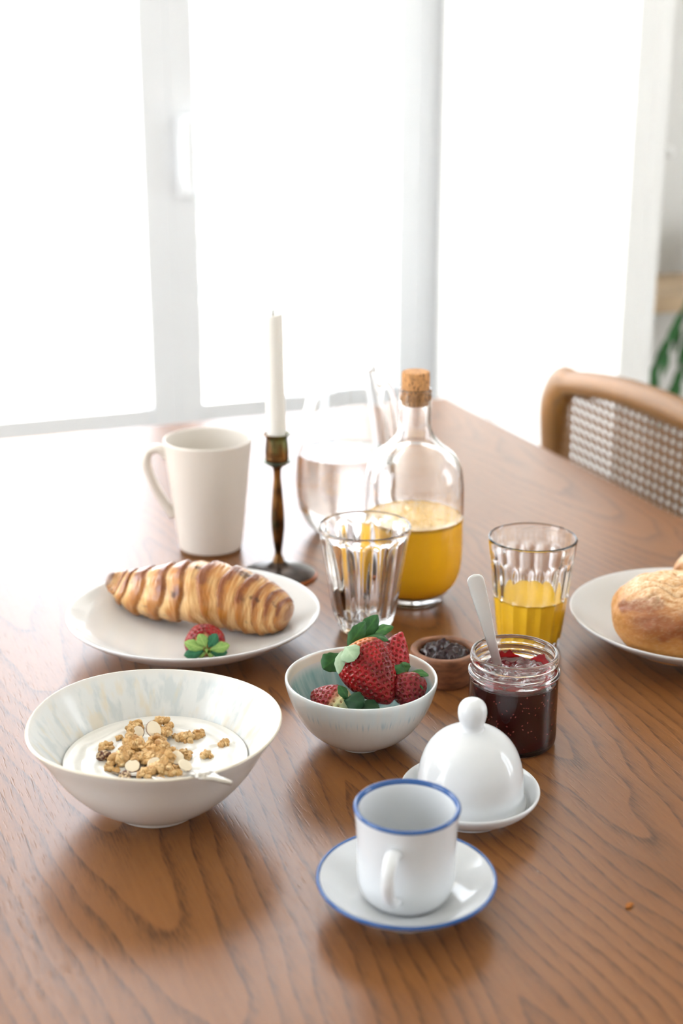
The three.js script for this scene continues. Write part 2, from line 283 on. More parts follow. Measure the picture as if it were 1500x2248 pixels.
// mug
{
  const t = thing('mug', 'tall tapered cream stoneware mug with a long handle, behind the croissant', 'mug', [0.3858, T, -1.3517]);
  part('mug_body', lathe(prof([[0, 0.005], [0.027, 0.004], [0.0318, 0.0035], [0.0325, 0.006], [0.0345, 0.02], [0.0395, 0.065], [0.0445, 0.112], [0.0452, 0.1175], [0.0445, 0.1192], [0.0432, 0.1185], [0.042, 0.112], [0.037, 0.065], [0.032, 0.02], [0.028, 0.009], [0, 0.008]], 90), 96), M.mugglaze, t);
  part('foot_ring', lathe(prof([[0, 0.001], [0.026, 0.001], [0.0275, 0], [0.031, 0.0002], [0.0318, 0.0037], [0.02, 0.0045], [0, 0.0045]], 30), 72), M.clay, t, 'bare brown clay foot');
  const d = [-0.9304, -0.3665], q = (r, y) => [d[0] * r, y, d[1] * r];
  part('handle', strap([q(0.041, 0.1), q(0.05, 0.108), q(0.0605, 0.105), q(0.0635, 0.094), q(0.058, 0.074), q(0.048, 0.053), q(0.037, 0.036)], (k) => [0.0072, 0.0050], 48, 16, V3(-d[1], 0, d[0])), M.mugglaze, t);
}
// berry bowl
{
  const t = thing('berry_bowl', 'small footed bowl glazed pale aqua inside, full of strawberries', 'bowl', [0.3673, T, -0.8925]);
  const p = prof([[0, 0.002], [0.0145, 0.002], [0.016, 0], [0.0185, 0.0003], [0.0195, 0.0035], [0.030, 0.0075], [0.0415, 0.0175], [0.0505, 0.0325], [0.0552, 0.046], [0.0565, 0.0525], [0.0560, 0.0543], [0.0545, 0.0538], [0.0530, 0.047], [0.0480, 0.034], [0.039, 0.0205], [0.027, 0.0105], [0.012, 0.0072], [0, 0.007]], 110);
  const map = glaze(1024, 512, (u, v) => {
    const s = streak(u, v, 9, 4), s2 = streak(u, v, 26, 6);
    let c = [226, 224, 220];
    if (v < 0.56) { const band = smoothstep(v, 0.40, 0.45) * (1 - smoothstep(v, 0.53, 0.545)); c = mixc(c, [219, 227, 228], band * clamp(0.75 + s, 0, 1)); const drip = Math.exp(-Math.pow((v - 0.425) / 0.02, 2)); c = mixc(c, [178, 198, 205], drip * smoothstep(s2, 0.0, 0.35) * 0.8); }
    if (v > 0.535 && v < 0.575) c = mixc(c, [236, 226, 208], 0.7);
    if (v >= 0.565) { const k = smoothstep(v, 0.565, 0.62); c = mixc(c, mixc([184, 211, 210], [134, 180, 184], clamp(0.5 + 1.3 * s, 0, 1)), k); c = mixc(c, [222, 229, 226], k * 0.5 * smoothstep(s2, 0.12, 0.4)); }
    return c;
  });
  part('bowl_body', lathe(p, 144, { r: (th, y, r) => r * (1 + 0.008 * Math.sin(2 * th) * y / 0.055) }), phys({ map, roughness: 0.14 }), t);
}
// butter dish: plate and domed lid
{
  const t = thing('butter_plate', 'small white porcelain plate under the domed lid', 'plate', [0.3966, T, -0.7682]);
  part('plate_body', lathe(prof([[0, 0.002], [0.022, 0.002], [0.0235, 0], [0.026, 0.0003], [0.027, 0.004], [0.036, 0.0075], [0.0440, 0.0135], [0.0474, 0.0192], [0.0468, 0.0206], [0.0452, 0.0195], [0.0415, 0.0138], [0.0388, 0.0098], [0.030, 0.0085], [0, 0.0082]], 80), 120), M.porcelain, t);
  const d = thing('butter_dome', 'glossy white porcelain dome lid with a ball knob', 'lid', [0.3966, T + 0.0097, -0.7682]);
  part('dome', lathe(prof([[0.0345, 0.0018], [0.0352, 0], [0.0384, 0.0002], [0.0388, 0.0022], [0.0372, 0.0055], [0.0364, 0.012], [0.0358, 0.020], [0.0338, 0.0305], [0.0295, 0.0405], [0.0225, 0.0485], [0.0135, 0.0535], [0.006, 0.0553], [0, 0.0556], [0, 0.0526], [0.0125, 0.051], [0.021, 0.0462], [0.0275, 0.0388], [0.0318, 0.0295], [0.0338, 0.018], [0.0345, 0.0018]], 120), 120, { endUp: -1 }), M.porcelain, d);
  part('knob', lathe(prof([[0, 0.0530], [0.0094, 0.0532], [0.0082, 0.0558], [0.0079, 0.0582], [0.0090, 0.0615], [0.0098, 0.0665], [0.0091, 0.0714], [0.0067, 0.0748], [0.0035, 0.0764], [0.0015, 0.0767], [0, 0.0768]], 50), 60), M.porcelain, d);
}
// espresso cup and saucer
{
  const s = thing('saucer', 'white saucer with a blue rim under the espresso cup', 'saucer', [0.3108, T, -0.6819]);
  part('saucer_body', lathe(prof([[0, 0.002], [0.023, 0.002], [0.0245, 0], [0.027, 0.0003], [0.028, 0.004], [0.038, 0.0085], [0.048, 0.0155], [0.0542, 0.0213], [0.0540, 0.0226], [0.0525, 0.0222], [0.046, 0.0172], [0.036, 0.0112], [0.0245, 0.0082], [0.012, 0.0075], [0, 0.0075]], 80), 144), M.porcelain, s);
  part('rim_band', lathe(prof([[0.0538, 0.0208], [0.0544, 0.0209], [0.0548, 0.0216], [0.0546, 0.0226], [0.0538, 0.0230], [0.0526, 0.0226], [0.0525, 0.0220]], 24), 144), M.blue, s, 'blue painted rim');
  const t = thing('espresso_cup', 'white cylindrical espresso cup with a blue rim, handle towards the viewer', 'cup', [0.3115, T + 0.0078, -0.684]);
  part('cup_body', lathe(prof([[0, 0.001], [0.018, 0.001], [0.020, 0], [0.0225, 0.0003], [0.0265, 0.0035], [0.0292, 0.0105], [0.0300, 0.022], [0.0302, 0.042], [0.0308, 0.0515], [0.0318, 0.0595], [0.0318, 0.0612], [0.0306, 0.0618], [0.0290, 0.0598], [0.0278, 0.052], [0.0272, 0.03], [0.0262, 0.013], [0.021, 0.0055], [0, 0.0045]], 110), 120), M.porcelain, t);
  part('rim_band', lathe(prof([[0.0314, 0.0598], [0.0320, 0.0601], [0.0322, 0.0610], [0.0316, 0.0619], [0.0306, 0.0622], [0.0295, 0.0614], [0.0289, 0.0596], [0.0292, 0.0592]], 30), 120), M.blue, t, 'blue painted rim');
  const a = [-0.61, 0.7924], q = (r, y) => [a[0] * r, y, a[1] * r];
  part('handle', strap([q(0.0285, 0.0455), q(0.036, 0.0475), q(0.043, 0.0445), q(0.0465, 0.036), q(0.0445, 0.026), q(0.037, 0.017), q(0.0285, 0.0135)], (k) => [0.0052 - 0.0012 * Math.sin(k * PI), 0.0032], 48, 16, V3(-a[1], 0, a[0])), M.porcelain, t);
}

// ───────────────────────── glassware ─────────────────────────
const above = (pr, top, y) => { const a = pr.filter((q, i) => i <= top && q[1] >= y), b = pr.filter((q, i) => i > top && q[1] >= y); return [...a, ...b, [a[0][0] - 0.0003, a[0][1]], a[0]]; };
const below = (pr, top, y) => { const k = pr.findIndex((q, i) => i <= top && q[1] >= y); return pr.slice(0, k + 1); };
// bottle of juice with cork
{
  const P = [0.524, T, -1.147];
  const t = thing('juice_bottle', 'round shouldered clear glass bottle half full of orange juice, cork in its neck', 'bottle', P);
  const bp = prof([[0, 0.0025], [0.022, 0.002], [0.0265, 0], [0.029, 0.0012], [0.0300, 0.0065], [0.0380, 0.0140], [0.0443, 0.0265], [0.0464, 0.042], [0.0466, 0.07], [0.0466, 0.100], [0.0460, 0.116], [0.0434, 0.131], [0.0366, 0.1425], [0.0255, 0.1515], [0.0180, 0.1605], [0.0152, 0.169], [0.0149, 0.185], [0.0149, 0.200], [0.0151, 0.2035], [0.0142, 0.2042], [0.0131, 0.2030], [0.0128, 0.185], [0.0130, 0.169], [0.0160, 0.1590], [0.0238, 0.1497], [0.0350, 0.1405], [0.0415, 0.1297], [0.0440, 0.1155], [0.0446, 0.100], [0.0446, 0.07], [0.0444, 0.043], [0.0425, 0.0285], [0.0362, 0.0165], [0.026, 0.0105], [0, 0.0095]], 200), bt = bp.findIndex((q) => q[1] > 0.2040);
  part('bottle_glass', lathe(above(bp, bt, 0.0798), 120), M.glass, t);
  part('lower_wall', lathe(below(bp, bt, 0.0799), 120), M.pane, t);
  part('base', lathe(prof([[0, 0.0028], [0.022, 0.0023], [0.0264, 0.0004], [0.0286, 0.0015], [0.0296, 0.0065], [0.0315, 0.0085], [0.0300, 0.0092], [0.015, 0.0088], [0, 0.0088]], 60), 96), M.glass, t, 'thick glass base');
  const cork = texture(256, 128, (u, v) => { const n = fbm(Math.cos(u * 2 * PI) * 5, Math.sin(u * 2 * PI) * 5, v * 8), k = 1 + 0.3 * n, h = noise(Math.cos(u * 2 * PI) * 11, Math.sin(u * 2 * PI) * 11, v * 16); const c = [206 * k, 152 * k, 98 * k]; return h > 0.38 ? mixc(c, [92, 56, 30], 0.9) : c; });
  part('cork', lathe(prof([[0, 0.1890], [0.0118, 0.1892], [0.0124, 0.1905], [0.0126, 0.203], [0.0126, 0.2185], [0.0120, 0.2196], [0, 0.2198]], 40), 48), phys({ map: cork, roughness: 0.8, bumpMap: cork, bumpScale: 0.0006 }), t, 'brown cork stopper');
  const j = thing('orange_juice', 'orange juice half filling the corked bottle', 'juice', P);
  part('liquid', lathe(prof([[0, 0.0095], [0.026, 0.0100], [0.0330, 0.0115], [0.0384, 0.0158], [0.0436, 0.0268], [0.0457, 0.042], [0.0459, 0.07], [0.0459, 0.0812], [0.0452, 0.0820], [0.03, 0.0820], [0, 0.0820]], 70), 96), M.juice, j);
  part('foam', bumpy(lathe(prof([[0, 0.0815], [0.044, 0.0815], [0.0459, 0.0822], [0.0458, 0.0830], [0.043, 0.0826], [0.03, 0.0826], [0, 0.0827]], 50), 96), 0.0006, 160, 3), M.foam, j, 'thin bubbly film on top');
}
// fluted tumbler, empty
const flute = (n, ph = 0) => (th) => 1 - Math.abs(Math.cos(n * (th + ph) / 2));
{
  const t = thing('glass_tumbler', 'empty clear tumbler with long pressed flutes, in front of the juice bottle', 'glass', [0.453, T, -1.094]);
  const f = flute(11, 0.2), out = [[0, 0.0015], [0.016, 0.0012], [0.0195, 0], [0.0225, 0.0025], [0.0258, 0.0095], [0.0292, 0.0215], [0.0345, 0.055], [0.0392, 0.085], [0.0404, 0.093], [0.0409, 0.0975], [0.0402, 0.0990], [0.0390, 0.0982], [0.0383, 0.093], [0.0362, 0.08], [0.0318, 0.055], [0.0262, 0.024], [0.0215, 0.0150], [0, 0.0130]];
  const pr = prof(out, 110), top = pr.findIndex((q) => q[1] > 0.0985);
  part('tumbler_glass', lathe(pr, 264, { r: (th, y, r, i) => { if (i <= top) { const k = smoothstep(y, 0.001, 0.006) * (1 - smoothstep(y, 0.086, 0.0955)); return r - 0.0030 * k * (1 - f(th)); } const k = smoothstep(y, 0.016, 0.03) * (1 - smoothstep(y, 0.07, 0.094)); return r + 0.0004 * k * Math.cos(11 * (th + 0.2)); } }), M.glass, t);
}
// juice glass
{
  const P = [0.5738, T, -1.0097];
  const t = thing('juice_glass', 'clear tumbler with arched flutes, half full of orange juice, behind the jam jar', 'glass', P);
  const f = flute(16), pr = prof([[0, 0.001], [0.020, 0.001], [0.0225, 0], [0.0258, 0.0008], [0.0275, 0.006], [0.0302, 0.026], [0.0326, 0.0475], [0.0358, 0.078], [0.0378, 0.096], [0.0380, 0.0992], [0.0370, 0.1001], [0.0361, 0.0990], [0.0352, 0.090], [0.0336, 0.076], [0.0302, 0.0475], [0.0275, 0.024], [0.0245, 0.0095], [0.018, 0.0072], [0, 0.007]], 130), top = pr.findIndex((q) => q[1] > 0.0998);
  const fl = (inset) => (th, y, r, i) => { const arch = 0.0775 + 0.0035 * (1 - Math.pow(f(th), 1.5)), k = smoothstep(y, 0.002, 0.006) * (1 - smoothstep(y, arch - 0.0012, arch + 0.0008)); return r - 0.0017 * k * (1 - f(th)) - inset; };
  const up = above(pr, top, 0.0452), n = up.findIndex((q, i) => i > 0 && q[1] < up[i - 1][1]), last = up.length - 2;
  part('tumbler_glass', lathe(up, 320, { r: (th, y, r, i) => i < n || i >= last ? fl(0)(th, y, r) : r }), M.glass, t);
  const low = below(pr, top, 0.0453);
  part('lower_wall', lathe(low, 320, { r: (th, y, r) => (y < 0.002 ? r : fl(0)(th, y, r)) }), M.pane, t);
  part('base', lathe(prof([[0, 0.0013], [0.020, 0.0013], [0.0224, 0.0004], [0.0246, 0.0012], [0.0252, 0.0045], [0.0245, 0.0066], [0.012, 0.0066], [0, 0.0066]], 50), 96), M.glass, t, 'thick glass base');
  const j = thing('orange_juice', 'orange juice half filling the fluted tumbler behind the jam jar', 'juice', P);
  part('liquid', lathe([[0, 0.0070], [0.0240, 0.0070], ...low.filter((q) => q[1] > 0.0071 && q[1] < 0.0449), [0.0319, 0.0462], [0.0320, 0.0471], [0.0315, 0.0474], [0, 0.0472]], 320, { r: (th, y, r, i) => (r > 0.0241 && y < 0.0463 ? fl(0.0006)(th, y, r) : Math.min(r, 0.0312)) }), phys({ color: '#ffca28', roughness: 0.5 }), j);
}
// water jug
{
  const P = [0.5368, T, -1.3535];
  const t = thing('water_jug', 'bulbous clear glass jug with a handle, half full of water, behind the bottle', 'jug', P);
  part('jug_glass', lathe(prof([[0, 0.003], [0.020, 0.0025], [0.025, 0], [0.0285, 0.001], [0.040, 0.0105], [0.049, 0.028], [0.0526, 0.052], [0.0525, 0.066], [0.0505, 0.0896], [0.0435, 0.132], [0.0360, 0.165], [0.0335, 0.1785], [0.0338, 0.1815], [0.0328, 0.1822], [0.0320, 0.1785], [0.0345, 0.1645], [0.0419, 0.1315], [0.0488, 0.0893], [0.0508, 0.066], [0.0508, 0.052], [0.0474, 0.029], [0.0388, 0.013], [0.026, 0.0055], [0, 0.005]], 150), 112), M.glass, t);
  const d = [0.9304, 0.3665], q = (r, y) => [d[0] * r, y, d[1] * r];
  part('handle', tube([q(0.0375, 0.150), q(0.0385, 0.158), q(0.0435, 0.1625), q(0.0485, 0.155), q(0.0525, 0.135), q(0.0555, 0.112), q(0.0545, 0.095), q(0.0500, 0.088)], 0.0034, 60, 16), M.glass, t);
  const w = thing('water', 'clear water in the bulbous glass jug', 'water', P);
  part('liquid', lathe(prof([[0, 0.0049], [0.026, 0.0054], [0.039, 0.0129], [0.0476, 0.0289], [0.0510, 0.052], [0.0510, 0.066], [0.0490, 0.0892], [0.0480, 0.0890], [0.047, 0.0888], [0, 0.0888]], 80), 112), M.water, w);
}
// candlestick and candle
{
  const P = [0.4255, T, -1.25];
  const patina = (th, i, t, p) => { const n = fbm(p[0] * 90, p[1] * 60, p[2] * 90), v = clamp(0.5 + 1.6 * n, 0, 1); let c = mixc(lin('#33261a'), lin('#80592f'), v); const g = fbm(p[0] * 40 + 9, p[1] * 45, p[2] * 40); c = mixc(c, lin('#6a7a4e'), smoothstep(g, 0.12, 0.45) * 0.6); return c; };
  const t = thing('candlestick', 'slim aged brass candlestick with a turned stem and round foot', 'candlestick', P), brass = M.vc(0.34, { metalness: 0.85 });
  const dark = (th, i, k, p) => { const c = mixc(lin('#241f1d'), lin('#4d4039'), clamp(0.5 + 1.5 * fbm(p[0] * 60, p[1] * 90, p[2] * 60), 0, 1)); return Math.hypot(p[0], p[2]) > 0.0365 ? mixc(c, lin('#b8683a'), 0.7) : c; };
  part('foot', lathe(prof([[0, 0.001], [0.036, 0.0006], [0.0378, 0.0002], [0.0382, 0.0018], [0.035, 0.0042], [0.024, 0.0082], [0.011, 0.0118], [0.006, 0.0150], [0, 0.0155]], 50), 80, { color: dark }), M.vc(0.3, { metalness: 0.8 }), t, 'dark round foot with a copper edge');
  part('stem', lathe(prof([[0, 0.0135], [0.0058, 0.0140], [0.0050, 0.0185], [0.0034, 0.024], [0.0048, 0.036], [0.0065, 0.054], [0.0061, 0.070], [0.0046, 0.090], [0.0036, 0.104], [0.0044, 0.111], [0.0070, 0.1145], [0, 0.116]], 80), 48, { color: patina }), brass, t);
  part('drip_pan', lathe(prof([[0, 0.1138], [0.008, 0.1142], [0.0118, 0.1168], [0.0137, 0.1180], [0.0136, 0.1192], [0.0115, 0.1188], [0, 0.1180]], 30), 60, { color: (th, i, k, p) => mixc(patina(th, i, k, p), lin('#6f8f86'), 0.5) }), brass, t, 'greenish flange');
  part('socket', lathe(prof([[0, 0.1175], [0.0104, 0.1178], [0.0107, 0.130], [0.0109, 0.1432], [0.0136, 0.1448], [0.0134, 0.1458], [0.0110, 0.1452], [0.0103, 0.1430], [0.0102, 0.1215], [0, 0.121]], 50), 60, { color: patina }), brass, t);
  const c = thing('taper_candle', 'tall unlit white taper candle in the brass candlestick', 'candle', [P[0], T + 0.1215, P[2]]);
  c.rotation.z = 0.012;
  part('wax', lathe(prof([[0, 0], [0.0090, 0.0002], [0.0094, 0.02], [0.0094, 0.026], [0.0095, 0.03], [0.0093, 0.07], [0.0088, 0.125], [0.0086, 0.1375], [0.0080, 0.1392], [0.004, 0.1388], [0, 0.1386]], 50), 48, { y: (th, y, r) => y + (y > 0.13 ? 0.0012 * Math.cos(th) : 0) }), M.wax, c);
  part('wick', tube([[0, 0.137, 0], [0, 0.1412, 0], [0.0006, 0.1436, 0]], 0.0009, 8, 8), M.wick, c);
}
// jam jar
{
  const P = [0.4745, T, -0.8541];
  const t = thing('jam_jar', 'open glass jar of dark red jam with a ridged neck', 'jar', P);
  part('jar_glass', lathe(prof([[0, 0.002], [0.026, 0.0018], [0.029, 0], [0.0318, 0.0012], [0.0330, 0.004], [0.0331, 0.025], [0.0331, 0.050], [0.0329, 0.0528], [0.0321, 0.0545], [0.0326, 0.0558], [0.0340, 0.0568], [0.0341, 0.0582], [0.0326, 0.0592], [0.0322, 0.0606], [0.0328, 0.0618], [0.0323, 0.0634], [0.0320, 0.0660], [0.0327, 0.0676], [0.0328, 0.0712], [0.0320, 0.0730], [0.0306, 0.0732], [0.0297, 0.0718], [0.0299, 0.066], [0.0301, 0.0585], [0.0311, 0.054], [0.0314, 0.050], [0.0314, 0.025], [0.0312, 0.0055], [0.030, 0.0042], [0, 0.004]], 200), 120), M.greenglass, t);
  const j = thing('red_jam', 'glossy dark red seeded jam filling the glass jar', 'jam', P), rnd = mulberry(5);
  const jt = phys({ color: '#5c0812', roughness: 0.08, clearcoat: 1, clearcoatRoughness: 0.05 });
  part('jam_body', lathe(prof([[0, 0.0039], [0.030, 0.0041], [0.0313, 0.0055], [0.0316, 0.025], [0.0316, 0.049], [0.0314, 0.0515], [0.029, 0.051], [0, 0.050]], 60), 96), phys({ color: '#3a0208', roughness: 0.12 }), j);
  part('jam_top', lathe(prof([[0, 0.049], [0.030, 0.0495], [0.0308, 0.0515], [0.0304, 0.0545], [0.0297, 0.0550], [0.026, 0.0530], [0.018, 0.0528], [0.008, 0.0535], [0, 0.0535]], 60), 96, { y: (th, y, r) => y > 0.052 ? y + 0.0035 * fbm(Math.cos(th) * r * 130, Math.sin(th) * r * 130, 3) + 0.0012 * noise(Math.cos(th) * r * 500, Math.sin(th) * r * 500, 3) : y }), jt, j, 'lumpy glossy red surface');
  const seeds = []; for (let i = 0; i < 170; i++) { const th = rnd() * 2 * PI, y = 0.006 + rnd() * 0.044, g = new THREE.SphereGeometry(0.00055, 7, 5).scale(0.6, 1.5, 1).rotateX(rnd() * 3); g.rotateY(-th).translate(0.0315 * Math.cos(th), y, 0.0315 * Math.sin(th)); seeds.push(g); }
  part('raspberry_seed', join(seeds), phys({ color: '#8e1a20', roughness: 0.4 }), j, 'small red seeds').userData.kind = 'stuff';
  // smears left on the inside of the neck
  for (const [a0, a1, y0, y1] of [[3.1, 4.4, 0.0545, 0.066], [4.5, 5.5, 0.0545, 0.063], [0.3, 1.6, 0.0545, 0.066], [1.8, 2.9, 0.0545, 0.062], [5.6, 6.5, 0.0545, 0.064]])
    part('smear', slab((u, v) => { const th = lerp(a0, a1, u), e = Math.sin(u * PI), y = lerp(y0, y0 + (y1 - y0) * e * (0.65 + 0.6 * noise(u * 6, a0)), v); const r = 0.0299; return V3(Math.cos(th) * r, y, Math.sin(th) * r); }, 30, 6, 0.0003), phys({ color: '#c4333a', roughness: 0.15, transmission: 0.6, thickness: 0 }), j, 'thin red smear on the glass');
  // long spoon standing in the jam
  const s = thing('jam_spoon', 'slim steel spoon standing in the jam jar, flat handle leaning left', 'spoon', [0.4734, T + 0.05, -0.8763]);
  const dir = V3(-0.00581, 0.024, -0.00324).normalize(), side = V3(0.9304, 0, 0.3665).addScaledVector(dir, -V3(0.9304, 0, 0.3665).dot(dir)).normalize(), nrm = dir.clone().cross(side);
  const L = 0.078, Pt = (k) => dir.clone().multiplyScalar(k);
  part('handle', wrapped((u, v) => { const k = u * L, e = u > 0.93 ? Math.sqrt(Math.max(0, 1 - Math.pow((u - 0.93) / 0.07, 2))) : 1, c0 = u < 0.01 ? 0 : 1, w = lerp(0.0034, 0.0063, smoothstep(u, 0.1, 0.95)) * e * c0, h = 0.0009 * Math.sqrt(e) * c0, th = v * 2 * PI, cx = Math.cos(th), sx = Math.sin(th), p = 6, rr = Math.pow(Math.pow(Math.abs(cx), p) + Math.pow(Math.abs(sx), p), -1 / p); return Pt(k).addScaledVector(side, cx * rr * w).addScaledVector(nrm, sx * rr * h); }, 70, 28), M.steel, s);
  part('spoon_bowl', wrapped((u, v) => { const k = -0.036 + u * 0.037, w = 0.0088 * Math.pow(Math.sin(PI * Math.min(u, 0.97)), 0.6) * (u > 0.97 ? 0.4 : 1) + (u > 0.9 ? 0.001 : 0), th = v * 2 * PI; return Pt(k).addScaledVector(side, Math.cos(th) * w).addScaledVector(nrm, Math.sin(th) * 0.0010 + 0.003 * Math.sin(PI * u) * Math.abs(Math.sin(th))); }, 30, 24), M.steel, s);
}
// little wooden pinch bowl with dark jam
{
  const P = [0.4735, T, -0.9709];
  const map = texture(256, 128, (u, v) => { const n = fbm(Math.cos(u * 2 * PI) * 3, Math.sin(u * 2 * PI) * 3, v * 30), k = 1 + 0.4 * n; return [128 * k, 84 * k, 58 * k]; });
  const t = thing('wooden_pinch_bowl', 'tiny round wooden bowl of dark jam beside the jar', 'bowl', P);
  part('bowl_body', lathe(prof([[0, 0.0008], [0.018, 0.0006], [0.0215, 0], [0.0235, 0.002], [0.0262, 0.010], [0.0277, 0.020], [0.0279, 0.0258], [0.0272, 0.0279], [0.0255, 0.0284], [0.0232, 0.0281], [0.0222, 0.0270], [0.0212, 0.021], [0.0185, 0.010], [0.012, 0.0062], [0, 0.006]], 80), 96), phys({ map, roughness: 0.5 }), t);
  const j = thing('dark_jam', 'glossy dark purple jam heaped in the tiny wooden bowl', 'jam', P);
  part('jam_body', lathe(prof([[0, 0.0059], [0.012, 0.0061], [0.0186, 0.010], [0.0214, 0.021], [0.0205, 0.0232], [0.017, 0.0262], [0.010, 0.0285], [0, 0.0288]], 110), 160, { y: (th, y, r) => y > 0.0212 ? y + 0.0052 * noise(Math.cos(th) * r * 170, Math.sin(th) * r * 170, 7) + 0.0013 * noise(Math.cos(th) * r * 380, Math.sin(th) * r * 380, 7) : y }), phys({ color: '#240a12', roughness: 0.05, specularIntensity: 0.8 }), j);
}

// ───────────────────────── yogurt, granola, nuts, spoon ─────────────────────────
const YC = [0.2008, T, -0.8558];
{
  const t = thing('yogurt', 'white yogurt swirled in the wide cream bowl', 'yogurt', YC);
  const pr = prof([[0, 0.010], [0.018, 0.0097], [0.034, 0.0137], [0.0472, 0.0227], [0.0608, 0.0364], [0.0622, 0.0384], [0.0600, 0.0386], [0.056, 0.0382], [0.048, 0.0383], [0.036, 0.0384], [0.02, 0.0386], [0.008, 0.0387], [0, 0.0387]], 120);
  part('yogurt_body', lathe(pr, 160, { r: (th, y, r) => r * (1 + 0.010 * Math.sin(2 * th + 0.6) * y / 0.065), y: (th, y, r, i) => { if (i < 58) return y; const x = Math.cos(th) * r, z = Math.sin(th) * r, k = 1 - smoothstep(r, 0.054, 0.061), sw = Math.sin(r * 430 + 1.6 * th + 3 * noise(x * 30, z * 30, 1)); return y + k * (0.0007 * sw + 0.0016 * fbm(x * 45, z * 45, 2, 3)); } }), M.yogurt, t);
}
const oat = M.vc(0.62);
function clusterGeo(seed, R) {
  const rnd = mulberry(seed), list = [], n = Math.round(9 + R * 1600);
  for (let i = 0; i < n; i++) {
    const g = new THREE.IcosahedronGeometry(1, 2), s = R * (0.32 + 0.26 * rnd()), p = g.attributes.position, col = [], off = rnd() * 90;
    const tint = mixc(lin('#cfa468'), mixc(lin('#ecd09c'), lin('#a97840'), rnd()), rnd());
    for (let k = 0; k < p.count; k++) { const x = p.getX(k), y = p.getY(k), z = p.getZ(k), d = 1 + 0.35 * noise(x * 1.4 + off, y * 1.4, z * 1.4) + 0.12 * noise(x * 4 + off, y * 4, z * 4); p.setXYZ(k, x * d * s, y * d * s * 0.55, z * d * s * 0.85); const c = 1 + 0.35 * noise(x * 3 + off, y * 3, z * 3); col.push(tint[0] * c, tint[1] * c, tint[2] * c); }
    g.setAttribute('color', new THREE.Float32BufferAttribute(col, 3));
    g.rotateX(rnd() * 3).rotateY(rnd() * 6).rotateZ(rnd() * 3);
    const a = rnd() * 2 * PI, e = Math.acos(1 - 1.25 * rnd()), q = R * (0.55 + 0.25 * rnd());
    g.translate(Math.cos(a) * Math.sin(e) * q, Math.cos(e) * q * 0.75, Math.sin(a) * Math.sin(e) * q); g.deleteAttribute('uv'); list.push(g.toNonIndexed ? (g.index ? g.toNonIndexed() : g) : g);
  }
  const g = mergeGeometries(list); g.computeVertexNormals(); return g;
}
